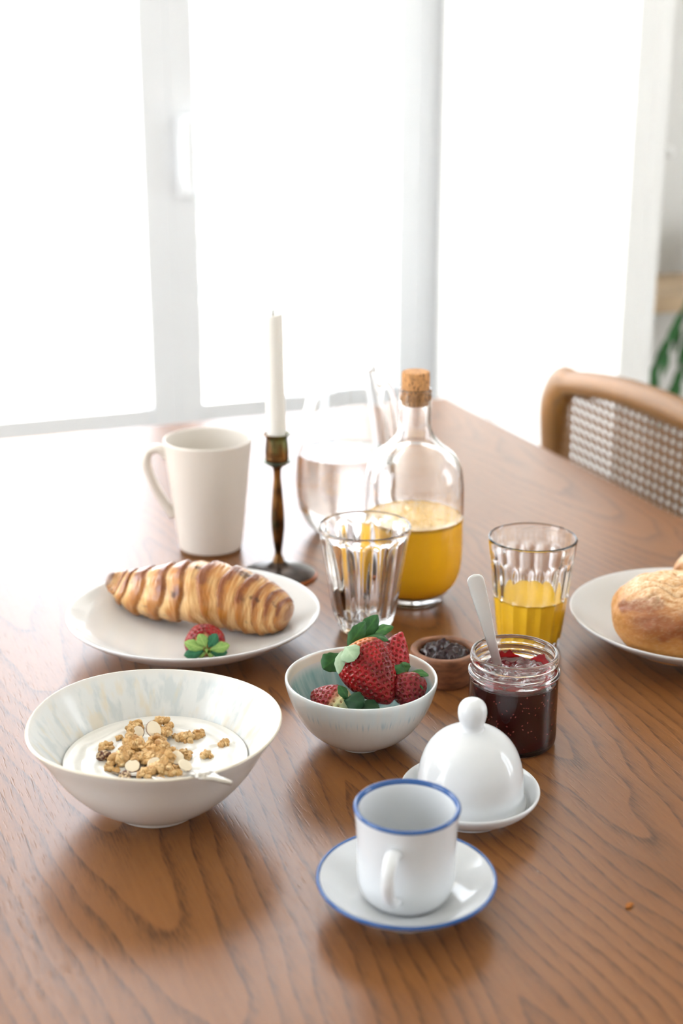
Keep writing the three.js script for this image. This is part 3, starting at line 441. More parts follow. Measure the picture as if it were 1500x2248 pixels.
{
  const kinds = []; for (let i = 0; i < 7; i++) kinds.push(clusterGeo(40 + i * 7, 0.0056));
  const heap = 'golden oat granola clusters heaped in the middle of the yogurt', loose = 'granola';
  // [x mm, z mm from the bowl centre, size, height mm, own label]
  const spots = [[-3, -46, 1, 1, 'granola cluster at the far tip of the heap on the yogurt'], [-7, -38, 0.9, 2, 'granola cluster second from the far tip of the heap'], [15, -38, 1.35, 2, 'large granola cluster at the far right of the heap'], [13, -23, 1.1, 3], [-12, -24, 1, 3], [-10, -13, 1.3, 4], [-17, -11, 1, 1], [-4, -4, 1.2, 3], [-25, 1, 1.3, 2, 'big granola cluster at the left end of the heap, next to the nearer almond flake'], [-30, 5, 1, 0, 'granola cluster at the near left end of the heap'], [-12, 5, 1.1, 2], [-6, 9, 1.1, 3], [3, 0, 1.25, 5, 'granola cluster on top of the heap, just below the standing almond flake'], [3, 12, 1.2, 3], [-13, 25, 1.1, 0], [-5, 23, 1.2, 1], [5, 26, 1, 1, 'granola cluster beside the pinkish almond flake, near the spoon handle'], [-6, 35, 0.8, 0, 'small granola cluster nearest the spoon handle'], [25, -16, 1.15, 0, 'flaky granola cluster just right of the heap'], [36, -19, 0.9, 0, 'single round granola cluster right of the heap'], [48, 1, 0.75, 0, 'lone granola cluster furthest right on the yogurt'], [-29, -23, 0.95, 0, 'granola cluster left of the heap beside a pecan piece'], [-17, -35, 0.5, 0, 'tiny granola crumb far left of the heap'], [20, 3, 0.75, 0], [20, 9, 0.6, 0, 'small granola bit between the heap and the split cluster on its right'], [32, 13, 0.8, 0, 'split granola cluster right of the almond flakes'], [4, -12, 1.2, 4], [-20, -3, 1.0, 3], [10, 5, 0.9, 2], [-1, 17, 1, 2], [21, -22, 0.7, 0]];
  spots.forEach(([x, z, s, h, l], i) => {
    const m = new THREE.Mesh(kinds[i % 7], oat); m.name = numbered('granola_cluster'); m.castShadow = m.receiveShadow = true;
    m.position.set(YC[0] + x / 1000, T + 0.0388 + h / 1000, YC[2] + z / 1000); m.rotation.y = i * 1.9; m.scale.setScalar(s * 1.02); scene.add(m);
    tag(m, l ?? 'golden oat granola cluster in the heap at the middle of the yogurt', 'granola', l ? undefined : heap);
  });
  // almond flakes: ivory disc with brown skin edge
  const flake = (seed, R) => { const f = (th) => R * (1 + 0.06 * noise(Math.cos(th) * 2 + seed, Math.sin(th) * 2)); return lathe(prof([[0, -0.0006], [0.8, -0.0006], [0.97, -0.0004], [1, 0], [0.97, 0.0004], [0.8, 0.0006], [0, 0.0006]], 24), 48, { r: (th, y, r) => r * f(th), color: (th, i, t, p) => { const e = Math.hypot(p[0], p[2]) / f(th), k = smoothstep(e, 0.93, 0.99) * (Math.sin(th + seed) > -0.3 ? 1 : 0); return mixc(lin('#eee0c6'), lin('#6e3a24'), k); } }); };
  const nut = M.vc(0.42);
  for (const [x, z, h, rx, rz, R, l] of [[4, -20, 9.5, 0.95, -0.12, 0.0062, 'round ivory almond flake standing on top of the granola heap'], [11, 13, 2.5, 0.5, 0.2, 0.0054, 'pale almond flake half sunk right of the heap'], [14, 25, 2.2, 0.55, -0.2, 0.0050, 'pinkish almond flake close to the spoon handle'], [-19, 12, 1.6, 0.35, 0.3, 0.0052, 'almond flake half buried in yogurt left of the heap'], [-4, -32, 3, 0.8, 0.9, 0.0045, 'almond sliver sticking up behind the heap'], [-5, 19, 3, 0.7, 0.3, 0.0055, 'almond flake tucked under the near side of the heap']]) {
    const m = new THREE.Mesh(flake(x, R), nut); m.name = numbered('almond_flake'); m.castShadow = m.receiveShadow = true; m.position.set(YC[0] + x / 1000, T + 0.0392 + h / 1000, YC[2] + z / 1000); m.rotation.set(rx, 0.39, rz, 'YXZ'); scene.add(m); tag(m, l, 'almond');
  }
  const pecan = (seed) => { const g = new THREE.IcosahedronGeometry(0.0048, 4), p = g.attributes.position, col = []; for (let i = 0; i < p.count; i++) { const v = V3(p.getX(i), p.getY(i), p.getZ(i)), n = v.clone().normalize(); const d = 1 + 0.3 * Math.sin(n.x * 9 + seed) * 0.4 + 0.25 * noise(n.x * 2 + seed, n.y * 2, n.z * 2); p.setXYZ(i, v.x * d * 1.2, v.y * d * 0.75, v.z * d * 0.85); const c = noise(n.x * 3 + seed, n.y * 3, n.z * 3); col.push(...mixc(lin('#5a2c1c'), lin('#dcc196'), smoothstep(c, 0.05, 0.2))); } g.setAttribute('color', new THREE.Float32BufferAttribute(col, 3)); g.computeVertexNormals(); return g; };
  for (const [x, z, l] of [[-34, -10, 'dark pecan piece left of the granola heap'], [-27, 24, 'dark pecan piece at the near edge of the yogurt, left of the spoon']]) { const m = new THREE.Mesh(pecan(x), M.vc(0.5)); m.name = numbered('pecan_piece'); m.castShadow = m.receiveShadow = true; m.position.set(YC[0] + x / 1000, T + 0.0405, YC[2] + z / 1000); m.rotation.set(0.2, x, 0.3); scene.add(m); tag(m, l, 'pecan'); }
  // silver spoon, handle over the near rim
  const s = thing('dessert_spoon', 'silver spoon in the yogurt bowl, its ornate handle end over the near rim', 'spoon', [YC[0], T, YC[2]]);
  const side = V3(0.85, 0, -0.5), pts = [[-0.012, 0.0385, 0.022], [-0.004, 0.0435, 0.045], [0.001, 0.056, 0.066], [0.004, 0.0672, 0.083], [0.0075, 0.0700, 0.092], [0.0165, 0.0700, 0.1035], [0.0215, 0.0690, 0.1080]].map((p) => p);
  part('handle', strap(pts, (k) => { const w = k < 0.6 ? 0.0022 + 0.0008 * k : k < 0.78 ? 0.0035 + 0.0022 * Math.sin((k - 0.6) / 0.18 * PI) : 0.0030 - 0.0014 * (k - 0.78) / 0.22; return [w, 0.0013]; }, 90, 18, V3(0.8, 0, -0.6)), M.silver, s);
  part('shell_ornament', wrapped((u, v) => { const a = u * PI, th = v * 2 * PI, r = 0.0062 * Math.sin(a) * (1 + 0.10 * Math.cos(7 * th)); return V3(0.0085 + r * Math.cos(th) * 0.9, 0.0705 + 0.0022 * Math.cos(a), 0.0935 + r * Math.sin(th) * 0.75); }, 20, 56), M.silver, s);
  part('spoon_bowl', wrapped((u, v) => { const k = u, w = 0.013 * Math.pow(Math.sin(PI * k), 0.7), th = v * 2 * PI, c = V3(lerp(-0.030, -0.0105, k), 0.0372 + 0.002 * k - 0.003 * Math.sin(PI * k), lerp(-0.008, 0.024, k)); return c.addScaledVector(V3(0.85, 0, -0.52), Math.cos(th) * w).addScaledVector(V3(0, 1, 0), Math.sin(th) * 0.001 + 0.004 * Math.pow(Math.cos(th), 2) * Math.sin(PI * k)); }, 30, 28), M.silver, s);
}

// ───────────────────────── strawberries ─────────────────────────
const leafMat = M.vc(0.5, { specularIntensity: 0.5 });
function leafGeo(base, tip, w, up, curl, col = '#2c5a2a', col2 = '#5f8a4a', round = 1) {
  const a = V3(...tip).sub(V3(...base)), L = a.length(); a.normalize(); const sd = a.clone().cross(V3(...up)).normalize(), n = sd.clone().cross(a).normalize(), c1 = lin(col), c2 = lin(col2);
  return slab((u, v) => { const q = (v - 0.5) * 2, ww = w * Math.pow(Math.sin(PI * Math.min(0.985, Math.pow(u * 0.97 + 0.02, round))), 0.8) * (1 + 0.05 * Math.sin(u * 23)); return V3(...base).addScaledVector(a, u * L).addScaledVector(sd, q * ww).addScaledVector(n, curl * L * Math.sin(PI * u) - 0.22 * ww * q * q + 0.05 * w * Math.sin(u * 9 + q * 3)); }, 28, 14, 0.0005, (u, v, s) => { const q = Math.abs(v - 0.5) * 2, vein = Math.exp(-q * 14) + 0.45 * Math.exp(-Math.pow(Math.sin((u * 5 - q * 1.4) * PI), 2) * 14), k = clamp(vein * 0.6 + (s < 0 ? 0.5 : 0) + 0.3 * noise(u * 5, v * 5, L * 900), 0, 1); return mixc(c1, c2, k); });
}
function berryGeo(L, R, o = {}) {
  const seed = o.seed ?? 1, shape = (t) => R * Math.pow(Math.sin(PI * Math.pow(clamp(t, 0, 1), o.a ?? 0.62)), o.b ?? 0.72), rows = [], sp = o.pitch ?? 0.0042;
  for (let y = 0.11 * L, k = 0; y < L * 0.97; y += sp * 0.86, k++) { const r = shape(y / L), n = Math.max(3, Math.round(2 * PI * r / sp)); for (let i = 0; i < n; i++) { const th = (i + (k % 2) * 0.5) / n * 2 * PI + 0.12 * noise(i * 3.1, k * 1.7, seed); rows.push([th, y / L + 0.012 * noise(i * 2.3, k * 5.1, seed + 3)]); } }
  const lump = (th, t) => 1 + 0.07 * noise(Math.cos(th) * 1.1 + seed * 7, t * 2, Math.sin(th) * 1.1) + (o.flat ?? 0) * Math.cos(2 * th);
  const at = (th, t) => { const r = shape(t) * lump(th, t); return V3(r * Math.cos(th), -t * L + (o.dip ?? 0.1) * R * Math.exp(-Math.pow(r / (0.4 * R), 2)) * (t < 0.2 ? -1 : 0), r * Math.sin(th)); };
  const seedPts = rows.map(([th, t]) => at(th, t)), nt = o.nt ?? 110, nv = o.nv ?? 150, s2 = 0.00105 ** 2;
  const deep = lin(o.deep ?? '#760810'), red = lin(o.red ?? '#a30d13'), pale = lin(o.pale ?? '#d9a06a');
  const bins = new Map(), key = (p) => `${Math.floor(p.x / 0.004)},${Math.floor(p.y / 0.004)},${Math.floor(p.z / 0.004)}`;
  seedPts.forEach((p) => { const k = key(p); if (!bins.has(k)) bins.set(k, []); bins.get(k).push(p); });
  const near = (p) => { let best = 1; const a = Math.floor(p.x / 0.004), b = Math.floor(p.y / 0.004), c = Math.floor(p.z / 0.004); for (let i = -1; i < 2; i++) for (let j = -1; j < 2; j++) for (let k = -1; k < 2; k++) for (const q of bins.get(`${a + i},${b + j},${c + k}`) ?? []) best = Math.min(best, q.distanceToSquared(p)); return best; };
  const flesh = wrapped((u, v) => { const t = u < 0.5 ? u : u, th = v * 2 * PI, p = at(th, t), d = near(p), c = V3(p.x, 0, p.z).normalize(); const n = V3(c.x, (t - 0.35) * -1.2, c.z).normalize(); return p.addScaledVector(n, -0.00095 * Math.exp(-d / s2) + 0.00035 * Math.exp(-Math.pow(Math.sqrt(d) - 0.0019, 2) / 4e-7)); }, nt, nv, (u, v, p) => {
    const th = v * 2 * PI, n = noise(Math.cos(th) * 2 + seed, u * 3, Math.sin(th) * 2); let c = mixc(red, deep, clamp(0.45 + n + (u - 0.4) * 0.9, 0, 1)); const sh = (o.shoulder ?? 0.1) + 0.07 * n; const w = (o.side !== undefined ? smoothstep(Math.cos(th - o.side), 0.1, 0.75) : 1); c = mixc(c, pale, (1 - smoothstep(u, sh * 0.6, sh * 1.7)) * w); return mixc(c, [c[0] * 0.6, c[1] * 0.4, c[2] * 0.4], Math.exp(-near(p) / s2)); });
  const seeds = seedPts.map((p) => { const c = V3(p.x, 0, p.z).normalize(), g = new THREE.SphereGeometry(0.00048, 7, 5).scale(0.75, 1.45, 0.6); g.lookAt(V3(c.x, 0.1, c.z)); g.translate(p.x - c.x * 0.0005, p.y, p.z - c.z * 0.0005); return g; });
  return [flesh, join(seeds)];
}
const berryMat = M.vc(0.34, { specularIntensity: 0.45, clearcoat: 0.4, clearcoatRoughness: 0.06 }), seedMat = phys({ color: '#8f5a2c', roughness: 0.45 });
function strawberry(label, pos, stem, tip, R, leaves, o = {}) {            // stem, tip: offsets from pos; the axis runs between them
  const t = thing('strawberry', label, 'strawberry', pos), up = V3(...stem).sub(V3(...tip)), L = up.length(), q = new THREE.Quaternion().setFromUnitVectors(V3(0, 1, 0), up.normalize());
  const [f, s] = berryGeo(L, R, o), fm = part('flesh', f, berryMat, t); fm.position.set(...stem); fm.quaternion.copy(q);
  const sm = part('seed', s, seedMat, fm); sm.userData.kind = 'stuff';
  for (const [b, e, w, u, curl, c1, c2, r] of leaves) part('leaf', leafGeo(b, e, w, u, curl, c1, c2, r), leafMat, t);
  return t;
}
{
  const B = [0.3673, T, -0.8925], dk = '#21472b', md = '#3f6f3a', pale = '#7d9a78', lt = '#a3b898';
  strawberry('biggest strawberry leaning across the top of the bowl, leaves upright', B, [0.0036, 0.0705, -0.0215], [0.0150, 0.0385, 0.0205], 0.0212, [
    [[-0.0023, 0.071, -0.0205], [0.0130, 0.0868, -0.0240], 0.0058, [-0.3, 0.3, 0.9], 0.12, dk, md], [[0.0090, 0.0745, -0.0230], [0.0235, 0.0902, -0.0250], 0.0066, [-0.4, 0.3, 0.9], 0.1, dk, md],
    [[0.0170, 0.0760, -0.0225], [0.0321, 0.0832, -0.0148], 0.0050, [-0.3, 0.8, 0.5], 0.1, dk, '#4d7f3e'], [[0.0120, 0.0765, -0.0190], [0.0238, 0.0772, -0.0047], 0.0046, [0.1, 0.9, 0.3], 0.14, '#16331f', md],
    [[-0.0085, 0.0755, -0.0100], [-0.0085, 0.0725, 0.0085], 0.0082, [-0.5, 0.6, 0.7], 0.16, pale, lt, 1.3], [[-0.0120, 0.0735, -0.0075], [-0.0198, 0.0615, 0.0045], 0.0042, [-0.6, 0.3, 0.7], 0.1, '#8da287', lt, 0.9],
    [[-0.0092, 0.0672, -0.0167], [-0.0245, 0.0580, -0.0161], 0.0078, [-0.3, 0.3, 0.9], 0.1, dk, md, 1.4]], { seed: 3, shoulder: 0.12, pale: '#d98a4a', a: 0.6, b: 0.66, flat: 0.05, pitch: 0.0041, nt: 150, nv: 200 });
  strawberry('strawberry at the back of the bowl, pointed tip up', B, [0.0235, 0.0420, -0.0120], [0.0395, 0.0782, -0.0150], 0.0150, [], { seed: 9, red: '#c8323a', deep: '#a81d26', shoulder: 0.02, b: 0.8, a: 0.58 });
  strawberry('strawberry at the right of the bowl, its leaves over the rim', B, [0.0345, 0.0515, 0.0050], [0.0285, 0.0340, 0.0260], 0.0140, [
    [[0.0330, 0.0545, 0.0085], [0.0222, 0.0618, 0.0085], 0.0042, [-0.3, 0.6, 0.7], 0.1, dk, md], [[0.0340, 0.0550, 0.0070], [0.0302, 0.0635, 0.0068], 0.0044, [-0.4, 0.4, 0.8], 0.1, '#35643a', '#5d8757'], [[0.0350, 0.0545, 0.0090], [0.0455, 0.0560, 0.0205], 0.0036, [-0.2, 0.9, 0.4], 0.16, dk, '#4d7f3e'], [[0.0355, 0.0530, 0.0090], [0.0385, 0.0485, 0.0260], 0.0030, [0.6, 0.6, 0.4], 0.1, dk, md]], { seed: 14, red: '#8e1a24', deep: '#6d0d16', shoulder: 0.06 });
  strawberry('strawberry at the left of the bowl with a white shoulder', B, [-0.0165, 0.0335, 0.0120], [-0.0350, 0.0415, -0.0130], 0.0155, [
    [[-0.0170, 0.0450, 0.0140], [-0.0212, 0.0540, 0.0080], 0.0042, [0.3, 0.3, 0.8], 0.1, dk, md], [[-0.0195, 0.0450, 0.0150], [-0.0085, 0.0455, 0.0270], 0.0078, [-0.2, 0.6, 0.7], 0.12, '#16331f', dk, 1.3], [[-0.0110, 0.0420, 0.0180], [0.0020, 0.0410, 0.0300], 0.0075, [0.1, 0.9, 0.4], 0.1, '#16331f', dk, 1.3]], { seed: 21, shoulder: 0.23, pale: '#e6dfa8', red: '#9c1119', deep: '#7a0b13' });
  // on the croissant plate
  const Q = [0.2979, T + 0.0025, -1.0674];
  const lv = []; for (let i = 0; i < 8; i++) { const a = i / 8 * 2 * PI + 0.3, c = Math.cos(a), s = Math.sin(a); lv.push([[c * 0.003 * 0.93 - 0.002, 0.0165 + s * 0.003, 0.0095 + c * 0.001], [c * 0.0205 * 0.93 - 0.002, Math.max(0.0125, 0.0165 + s * 0.0165 - 0.001), (i % 2 ? 0.0065 : 0.009) + c * 0.006], 0.0047, [-0.3, 0.35, 0.9], 0.12, i % 3 === 1 ? '#1f4f3a' : '#5c8a3c', i % 3 === 1 ? '#3c7a56' : '#a3bf6e', 1.2]); }
  const st = strawberry('strawberry lying on the croissant plate, green leafy end towards the viewer', Q, [-0.002, 0.0165, 0.0085], [0.004, 0.0205, -0.026], 0.0168, lv, { seed: 30, shoulder: 0.05 });
  part('stem', tube([[-0.002, 0.0165, 0.006], [-0.0022, 0.0168, 0.0125], [-0.002, 0.0172, 0.0145]], 0.0016, 10, 10), phys({ color: '#8fae58', roughness: 0.6 }), st);
}

// ───────────────────────── croissant and rolls ─────────────────────────
{
  const t = thing('croissant', 'golden brown flaky croissant lying across the off white plate', 'croissant', [0.3015, T + 0.0115, -1.1168]);
  const cp = [[0.2424, 0.0440, -1.1925], [0.2529, 0.0360, -1.1900], [0.2654, 0.0310, -1.1790], [0.2879, 0.0342, -1.1530], [0.3126, 0.0380, -1.1335], [0.3361, 0.0355, -1.1149], [0.3554, 0.0315, -1.0974], [0.3684, 0.0290, -1.0841], [0.3745, 0.0278, -1.0776]].map(([x, y, z], i) => V3(x - 0.3015, y - 0.0095 + 0.003 * Math.sin(i / 8 * PI), z + 1.1208));
  const dish = (r) => 0.033 * (r < 0.052 ? 0.34 : r < 0.074 ? lerp(0.36, 0.48, (r - 0.052) / 0.022) : lerp(0.48, 0.84, (r - 0.074) / 0.0215)) - 0.0115 + 0.0006;
  const c = new THREE.CatmullRomCurve3(cp, false, 'centripetal'), up = V3(0, 1, 0);
  const edges = [0.12, 0.21, 0.30, 0.375, 0.44, 0.55, 0.62, 0.70, 0.78, 0.85, 0.915];
  const girth = [[0, 0.0068], [0.06, 0.0105], [0.16, 0.0172], [0.33, 0.0258], [0.48, 0.0302], [0.66, 0.0290], [0.82, 0.0228], [0.93, 0.0155], [1, 0.0100]];
  const base = (u) => { let k = 1; while (k < girth.length - 1 && u > girth[k][0]) k++; const [a, ra] = girth[k - 1], [b, rb] = girth[k]; return lerp(ra, rb, smoothstep((u - a) / (b - a), -0.25, 1.25)) * Math.sqrt(Math.max(0, 1 - Math.pow(Math.max(0, Math.abs(u - 0.5) - 0.46) / 0.04, 2))); };
  const layer = (u, th) => { const w = u + 0.035 * Math.sin(th + 0.6) * (u < 0.5 ? -1 : 1) + 0.022 * noise(u * 4, Math.cos(th) * 1.2, Math.sin(th) * 1.2) + 0.004 * noise(u * 22, Math.cos(th) * 4, Math.sin(th) * 4); let k = 0; while (k < edges.length && w > edges[k]) k++; const a = k ? edges[k - 1] : 0, b = k < edges.length ? edges[k] : 1; let f = (w - a) / (b - a); if (w < 0.5) f = 1 - f; return [clamp(f, 0, 1), k]; };
  const surf = (u, v) => { const th = v * 2 * PI, tt = clamp(u, 0.0005, 0.9995), p = c.getPoint(tt), tan = c.getTangent(tt), s = tan.clone().cross(up).normalize(), b = s.clone().cross(tan).normalize(), [f] = layer(u, th); let r = base(u) * (1 + 0.05 * noise(u * 6, Math.cos(th), Math.sin(th))); const e = 0.16; r *= f < e ? lerp(0.915, 1.025, smoothstep(f, 0, e)) : 1.025 - 0.11 * Math.pow((f - e) / (1 - e), 1.3); r *= 1 + 0.006 * Math.sin(f * 30 + 6 * noise(u * 8, th)) * smoothstep(f, 0.2, 0.5); r += 0.0006 * fbm(u * 30, Math.cos(th) * 3, Math.sin(th) * 3 + u * 8) + 0.00035 * noise(u * 190, Math.cos(th) * 2, Math.sin(th) * 2); p.addScaledVector(s, Math.cos(th) * r).addScaledVector(b, Math.sin(th) * r * 0.94); p.y = Math.max(p.y, dish(Math.hypot(p.x, p.z))); return p; };
  const gold = lin('#c07c33'), palec = lin('#eec384'), brown = lin('#7c3b10'), burnt = lin('#43190a');
  const g = wrapped(surf, 300, 130, (u, v) => { const th = v * 2 * PI, [f, k] = layer(u, th), n = fbm(u * 14, Math.cos(th) * 2.2, Math.sin(th) * 2.2), st = noise(u * 150, Math.cos(th) * 1.5 + k, Math.sin(th) * 1.5); const top = smoothstep(Math.sin(th), -0.15, 0.9), crest = Math.exp(-Math.pow((f - 0.24) / 0.24, 2)); let x = mixc(gold, palec, clamp(smoothstep(f, 0.35, 0.9) * (0.95 - 0.3 * top) + 0.5 * n + 0.7 * st, 0, 1)); x = mixc(x, brown, clamp(crest * (0.3 + 0.9 * top) * (0.9 + 1.3 * n) + 0.6 * n * top + 0.1 * top, 0, 0.95)); x = mixc(x, brown, 0.45 * Math.exp(-Math.min(f, 1 - f) / 0.035)); x = mixc(x, burnt, smoothstep(n, 0.28, 0.45) * 0.8); if (u < 0.1 || u > 0.9) x = mixc(x, brown, 0.55 * smoothstep(Math.abs(u - 0.5), 0.4, 0.48)); if (u < 0.03) x = mixc(x, burnt, 0.7); return x; });
  part('crust', g, M.vc(0.36, { clearcoat: 0.35, clearcoatRoughness: 0.25 }), t);
}
function roll(label, pos, R, H, seed, flour) {
  const t = thing('bread_roll', label, 'bread', pos);
  const tan = lin('#c58643'), gold = lin('#d4994f'), brown = lin('#84441b'), dark = lin('#6b3413'), pale = lin('#f0d9b4');
  const ridge = (n) => { const w = n.x * 7 - n.z * 9 + 5 * noise(n.x * 2.3, n.y * 2.3, n.z * 2.3 + seed); return smoothstep(n.y + 0.25 * noise(n.x * 3 + seed, n.y, n.z * 3), 0.5, 0.8) * (1 - Math.abs(Math.sin(w))); };
  const dir = (u, v) => { const a = u * PI, th = v * 2 * PI; return V3(Math.sin(a) * Math.cos(th), -Math.cos(a), Math.sin(a) * Math.sin(th)); };
  const g = wrapped((u, v) => { const n = dir(u, v), d = 1 + 0.10 * fbm(n.x * 1.4 + seed, n.y * 1.4, n.z * 1.4, 3) + 0.006 * fbm(n.x * 12 + seed, n.y * 12, n.z * 12) + 0.002 * noise(n.x * 60, n.y * 60, n.z * 60) - 0.045 * Math.pow(ridge(n), 3); return V3(n.x * R * d, Math.max(0, (n.y * 0.55 + 0.45) * H * d), n.z * R * d); }, 150, 220, (u, v) => {
    const n = dir(u, v), big = fbm(n.x * 1.5 + seed * 2, n.y * 1.8, n.z * 1.5, 3), fine = fbm(n.x * 16, n.y * 16 + seed, n.z * 16, 3), grain = noise(n.x * 90, n.y * 90, n.z * 90);
    let c = mixc(tan, gold, clamp(0.5 + 1.2 * fine, 0, 1)); const spot = Math.exp(-((n.x + 0.78) ** 2 + (n.y - 0.3) ** 2 * 1.6 + (n.z - 0.52) ** 2) / 0.36);
    c = mixc(c, brown, clamp(0.95 * spot + 1.1 * smoothstep(big + 0.12 * fine, 0.08, 0.5) * smoothstep(n.y, -0.5, 0.2) + 0.3 * smoothstep(-n.y, 0.55, 0.8), 0, 0.92)); c = mixc(c, dark, 0.55 * Math.pow(ridge(n), 6));
    return mixc(c, pale, clamp(flour * (smoothstep(n.y, 0.35, 0.8) * (0.55 + 1.1 * fine + 0.35 * grain) * (1 - 0.8 * spot) + 0.18 * Math.max(0, grain + fine)), 0, 0.9)); });
  part('crust', g, M.vc(0.6), t);
}
roll('large golden crusty bread roll on the plate at the right edge', [0.671, T + 0.0112, -0.928], 0.056, 0.070, 4, 0.85);
roll('floury bread roll mostly hidden behind the large one at the right edge', [0.756, T + 0.0125, -0.992], 0.042, 0.060, 8, 1.2);
{ const t = tag(new THREE.Mesh(bumpy(new THREE.IcosahedronGeometry(0.0022, 3).scale(1.5, 0.5, 0.9), 0.0016, 500, 2), phys({ color: '#a9641f', roughness: 0.7 })), 'single small orange brown crumb lying on the bare table at the lower right', 'crumb'); t.name = 'crumb'; t.position.set(0.438, T + 0.0010, -0.633); t.rotation.y = 0.5; scene.add(t); }

// ───────────────────────── cane chair ─────────────────────────
{
  const t = thing('cane_chair', 'wooden chair with a woven cane back, pushed in at the right side of the table', 'chair', [1.02, 0, -1.49]);
  const w = 0.259, y0 = 0.50, y1 = 0.821, r = 0.052;                 // back frame in the y-z plane, z from -w to w
  const topY = (z) => y1 - 0.03 * Math.pow(z / w, 2) - 0.004;
  const path = [], N = 10, topC = topY(w - r);
  path.push([0.012, y0, w]); path.push([0.008, 0.66, w + 0.003]);
  for (let i = 0; i <= 5; i++) { const a = i / 5 * PI / 2; path.push([0, topC - r + r * Math.sin(a), w - r + r * Math.cos(a)]); }
  for (let i = 1; i < N; i++) { const z = lerp(w - r, -w + r, i / N); path.push([0, topY(z), z]); }
  for (let i = 0; i <= 5; i++) { const a = (1 - i / 5) * PI / 2; path.push([0, topC - r + r * Math.sin(a), -w + r - r * Math.cos(a)]); }
  path.push([0.008, 0.66, -w - 0.003]); path.push([0.012, y0, -w]);
  const wood = phys({ roughness: 0.45, map: texture(512, 128, (u, v) => { const k = 1 + 0.35 * fbm(u * 5, v * 16, 3) + 0.1 * noise(u * 30, v * 60, 1); return [134 * k, 92 * k, 43 * k]; }) });
  part('back_frame', strap(path, (k) => [0.019, 0.018 + 0.010 * smoothstep(Math.abs(k - 0.5), 0.2, 0.3)], 160, 24, V3(1, 0, 0)), wood, t);
  part('lower_rail', strap([[0.012, y0 + 0.01, w], [0.02, y0 + 0.01, 0], [0.012, y0 + 0.01, -w]], () => [0.014, 0.02], 40, 16, V3(1, 0, 0)), wood, t);
  // woven cane: doubled uprights and crosses, diagonals through them
  const strands = [], zi = w - 0.020, yi0 = y0 + 0.02, topIn = (z) => topY(z) - 0.012, rr = 0.040, P = 0.0135;
  const inside = (y, z) => { if (Math.abs(z) > zi || y < yi0 || y > topIn(z)) return false; const dz = Math.abs(z) - (zi - rr), dy = y - (topIn(z) - rr); return !(dz > 0 && dy > 0 && dz * dz + dy * dy > rr * rr); };
  const strip = (ya, za, yb, zb, wd, x) => { const len = Math.hypot(yb - ya, zb - za), n = Math.ceil(len / 0.004); let s = -1; for (let i = 0; i <= n; i++) { const y = lerp(ya, yb, i / n), z = lerp(za, zb, i / n), k = inside(y, z); if (k && s < 0) s = i; if ((!k || i === n) && s >= 0) { const e = k ? i : i - 1; if (e > s) { const y0_ = lerp(ya, yb, s / n), z0_ = lerp(za, zb, s / n), y1_ = lerp(ya, yb, e / n), z1_ = lerp(za, zb, e / n), l = Math.hypot(y1_ - y0_, z1_ - z0_) + 0.006; strands.push(new THREE.BoxGeometry(0.0009, l, wd).rotateX(Math.atan2(z1_ - z0_, y1_ - y0_)).translate(x, (y0_ + y1_) / 2, (z0_ + z1_) / 2)); } s = -1; } } };
  for (let z = -w; z < w; z += 0.016) for (const d of [-0.0013, 0.0013]) strip(y0, z + d, y1, z + d, 0.0024, 0.0006);
  for (let y = y0; y < y1; y += P) for (const d of [-0.0013, 0.0013]) strip(y + d, -w, y + d, w, 0.0020, -0.0006);
  for (let k = -40; k < 60; k++) { strip(y0, -w + k * 0.016 + 0.008, y0 + 0.34, -w + k * 0.016 + 0.008 + 0.34 * 0.016 / P, 0.0014, 0.0015); strip(y0, -w + k * 0.016 + 0.008, y0 + 0.34, -w + k * 0.016 + 0.008 - 0.34 * 0.016 / P, 0.0014, -0.0015); }
  const cm = part('cane_webbing', join(strands), M.cane, t, 'open octagonal cane weave'); cm.userData.kind = 'stuff';
  part('seat', box(0.46, 0.04, 0.5, -0.2, 0.45, 0, 0.016), wood, t);
  for (const s of [-1, 1]) { part('leg', strap([[0.03, 0.0, s * 0.25], [0.015, 0.43, s * 0.262], [0.012, y0 + 0.03, s * w]], () => [0.016, 0.016], 30, 16, V3(1, 0, 0)), wood, t); part('leg', new THREE.CylinderGeometry(0.017, 0.013, 0.44, 20).translate(-0.39, 0.22, s * 0.21), wood, t); }
}
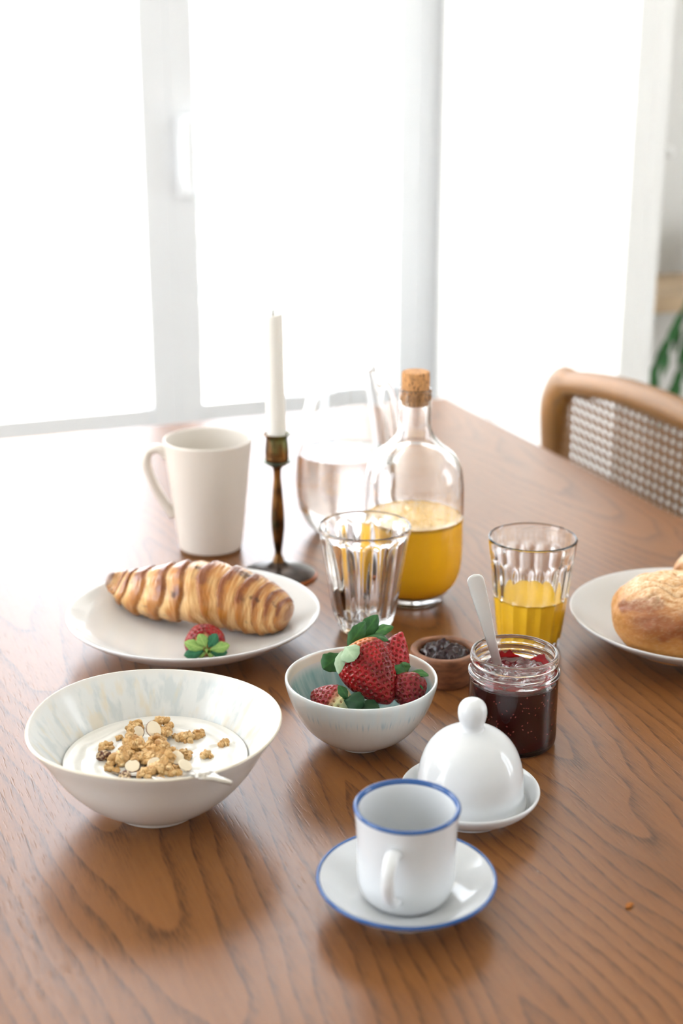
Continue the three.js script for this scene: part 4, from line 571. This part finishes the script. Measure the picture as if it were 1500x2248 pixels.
// ───────────────────────── shelf and plant ─────────────────────────
{
  const map = texture(512, 128, (u, v) => { const k = 1 + 0.2 * fbm(u * 4, v * 26, 2); return [228 * k, 200 * k, 164 * k]; });
  const s = thing('wall_shelf', 'pale wooden shelf on the wall at the far right', 'shelf', [1.95, 0.748, -2.475]);
  part('board', box(1.06, 0.033, 0.25, 0, 0.0165, 0, 0.003), phys({ map, roughness: 0.5 }), s);
  for (const x of [-0.35, 0.35]) part('bracket', box(0.03, 0.12, 0.02, x, -0.06, -0.114), M.joinery, s);
  const p = thing('trailing_plant', 'potted plant trailing dark green leaves over the shelf edge at the right', 'plant', [1.83, 0.781, -2.44]), rnd = mulberry(11);
  part('pot', lathe(prof([[0, 0.001], [0.05, 0], [0.055, 0.004], [0.066, 0.06], [0.070, 0.115], [0.066, 0.118], [0.062, 0.11], [0.058, 0.09], [0, 0.088]], 40), 48), M.stoneware, p, 'white pot');
  const vines = [[[-0.03, 0.1, 0.03], [-0.1, 0.13, 0.10], [-0.20, 0.05, 0.17], [-0.27, -0.05, 0.19], [-0.315, -0.13, 0.2]], [[-0.02, 0.1, 0.04], [-0.08, 0.14, 0.12], [-0.17, 0.06, 0.2], [-0.235, -0.03, 0.21], [-0.26, -0.12, 0.21], [-0.285, -0.17, 0.21]], [[0, 0.1, 0.05], [-0.04, 0.14, 0.13], [-0.11, 0.07, 0.21], [-0.16, -0.05, 0.22], [-0.19, -0.14, 0.22]], [[0.02, 0.1, 0.04], [0.06, 0.15, 0.12], [0.1, 0.06, 0.2], [0.12, -0.1, 0.22]]];
  for (const v of vines) {
    const c = new THREE.CatmullRomCurve3(v.map((q) => V3(...q)), false, 'centripetal'); part('vine', tube(v, 0.0022, 40, 8), phys({ color: '#3d6b35', roughness: 0.6 }), p);
    for (let i = 0; i < 14; i++) { const k = 0.14 + i / 14 * 0.86, b = c.getPoint(k), tn = c.getTangent(k), sd = (i % 2 ? 1 : -1), L = 0.06 + 0.035 * rnd(), e = b.clone().addScaledVector(tn, L * 0.85).add(V3(sd * 0.014, -0.018 + 0.01 * rnd(), 0.008 * rnd())); const g1 = ['#0b2f16', '#14431c', '#205528', '#3f7048'][Math.floor(rnd() * 4)]; part('leaf', leafGeo(b.toArray(), e.toArray(), 0.0075 + 0.003 * rnd(), [0.1 * sd, 0.5, 0.85], 0.08, g1, '#38703a', 1), leafMat, p); }
  }
}
renderer.render(scene, camera);
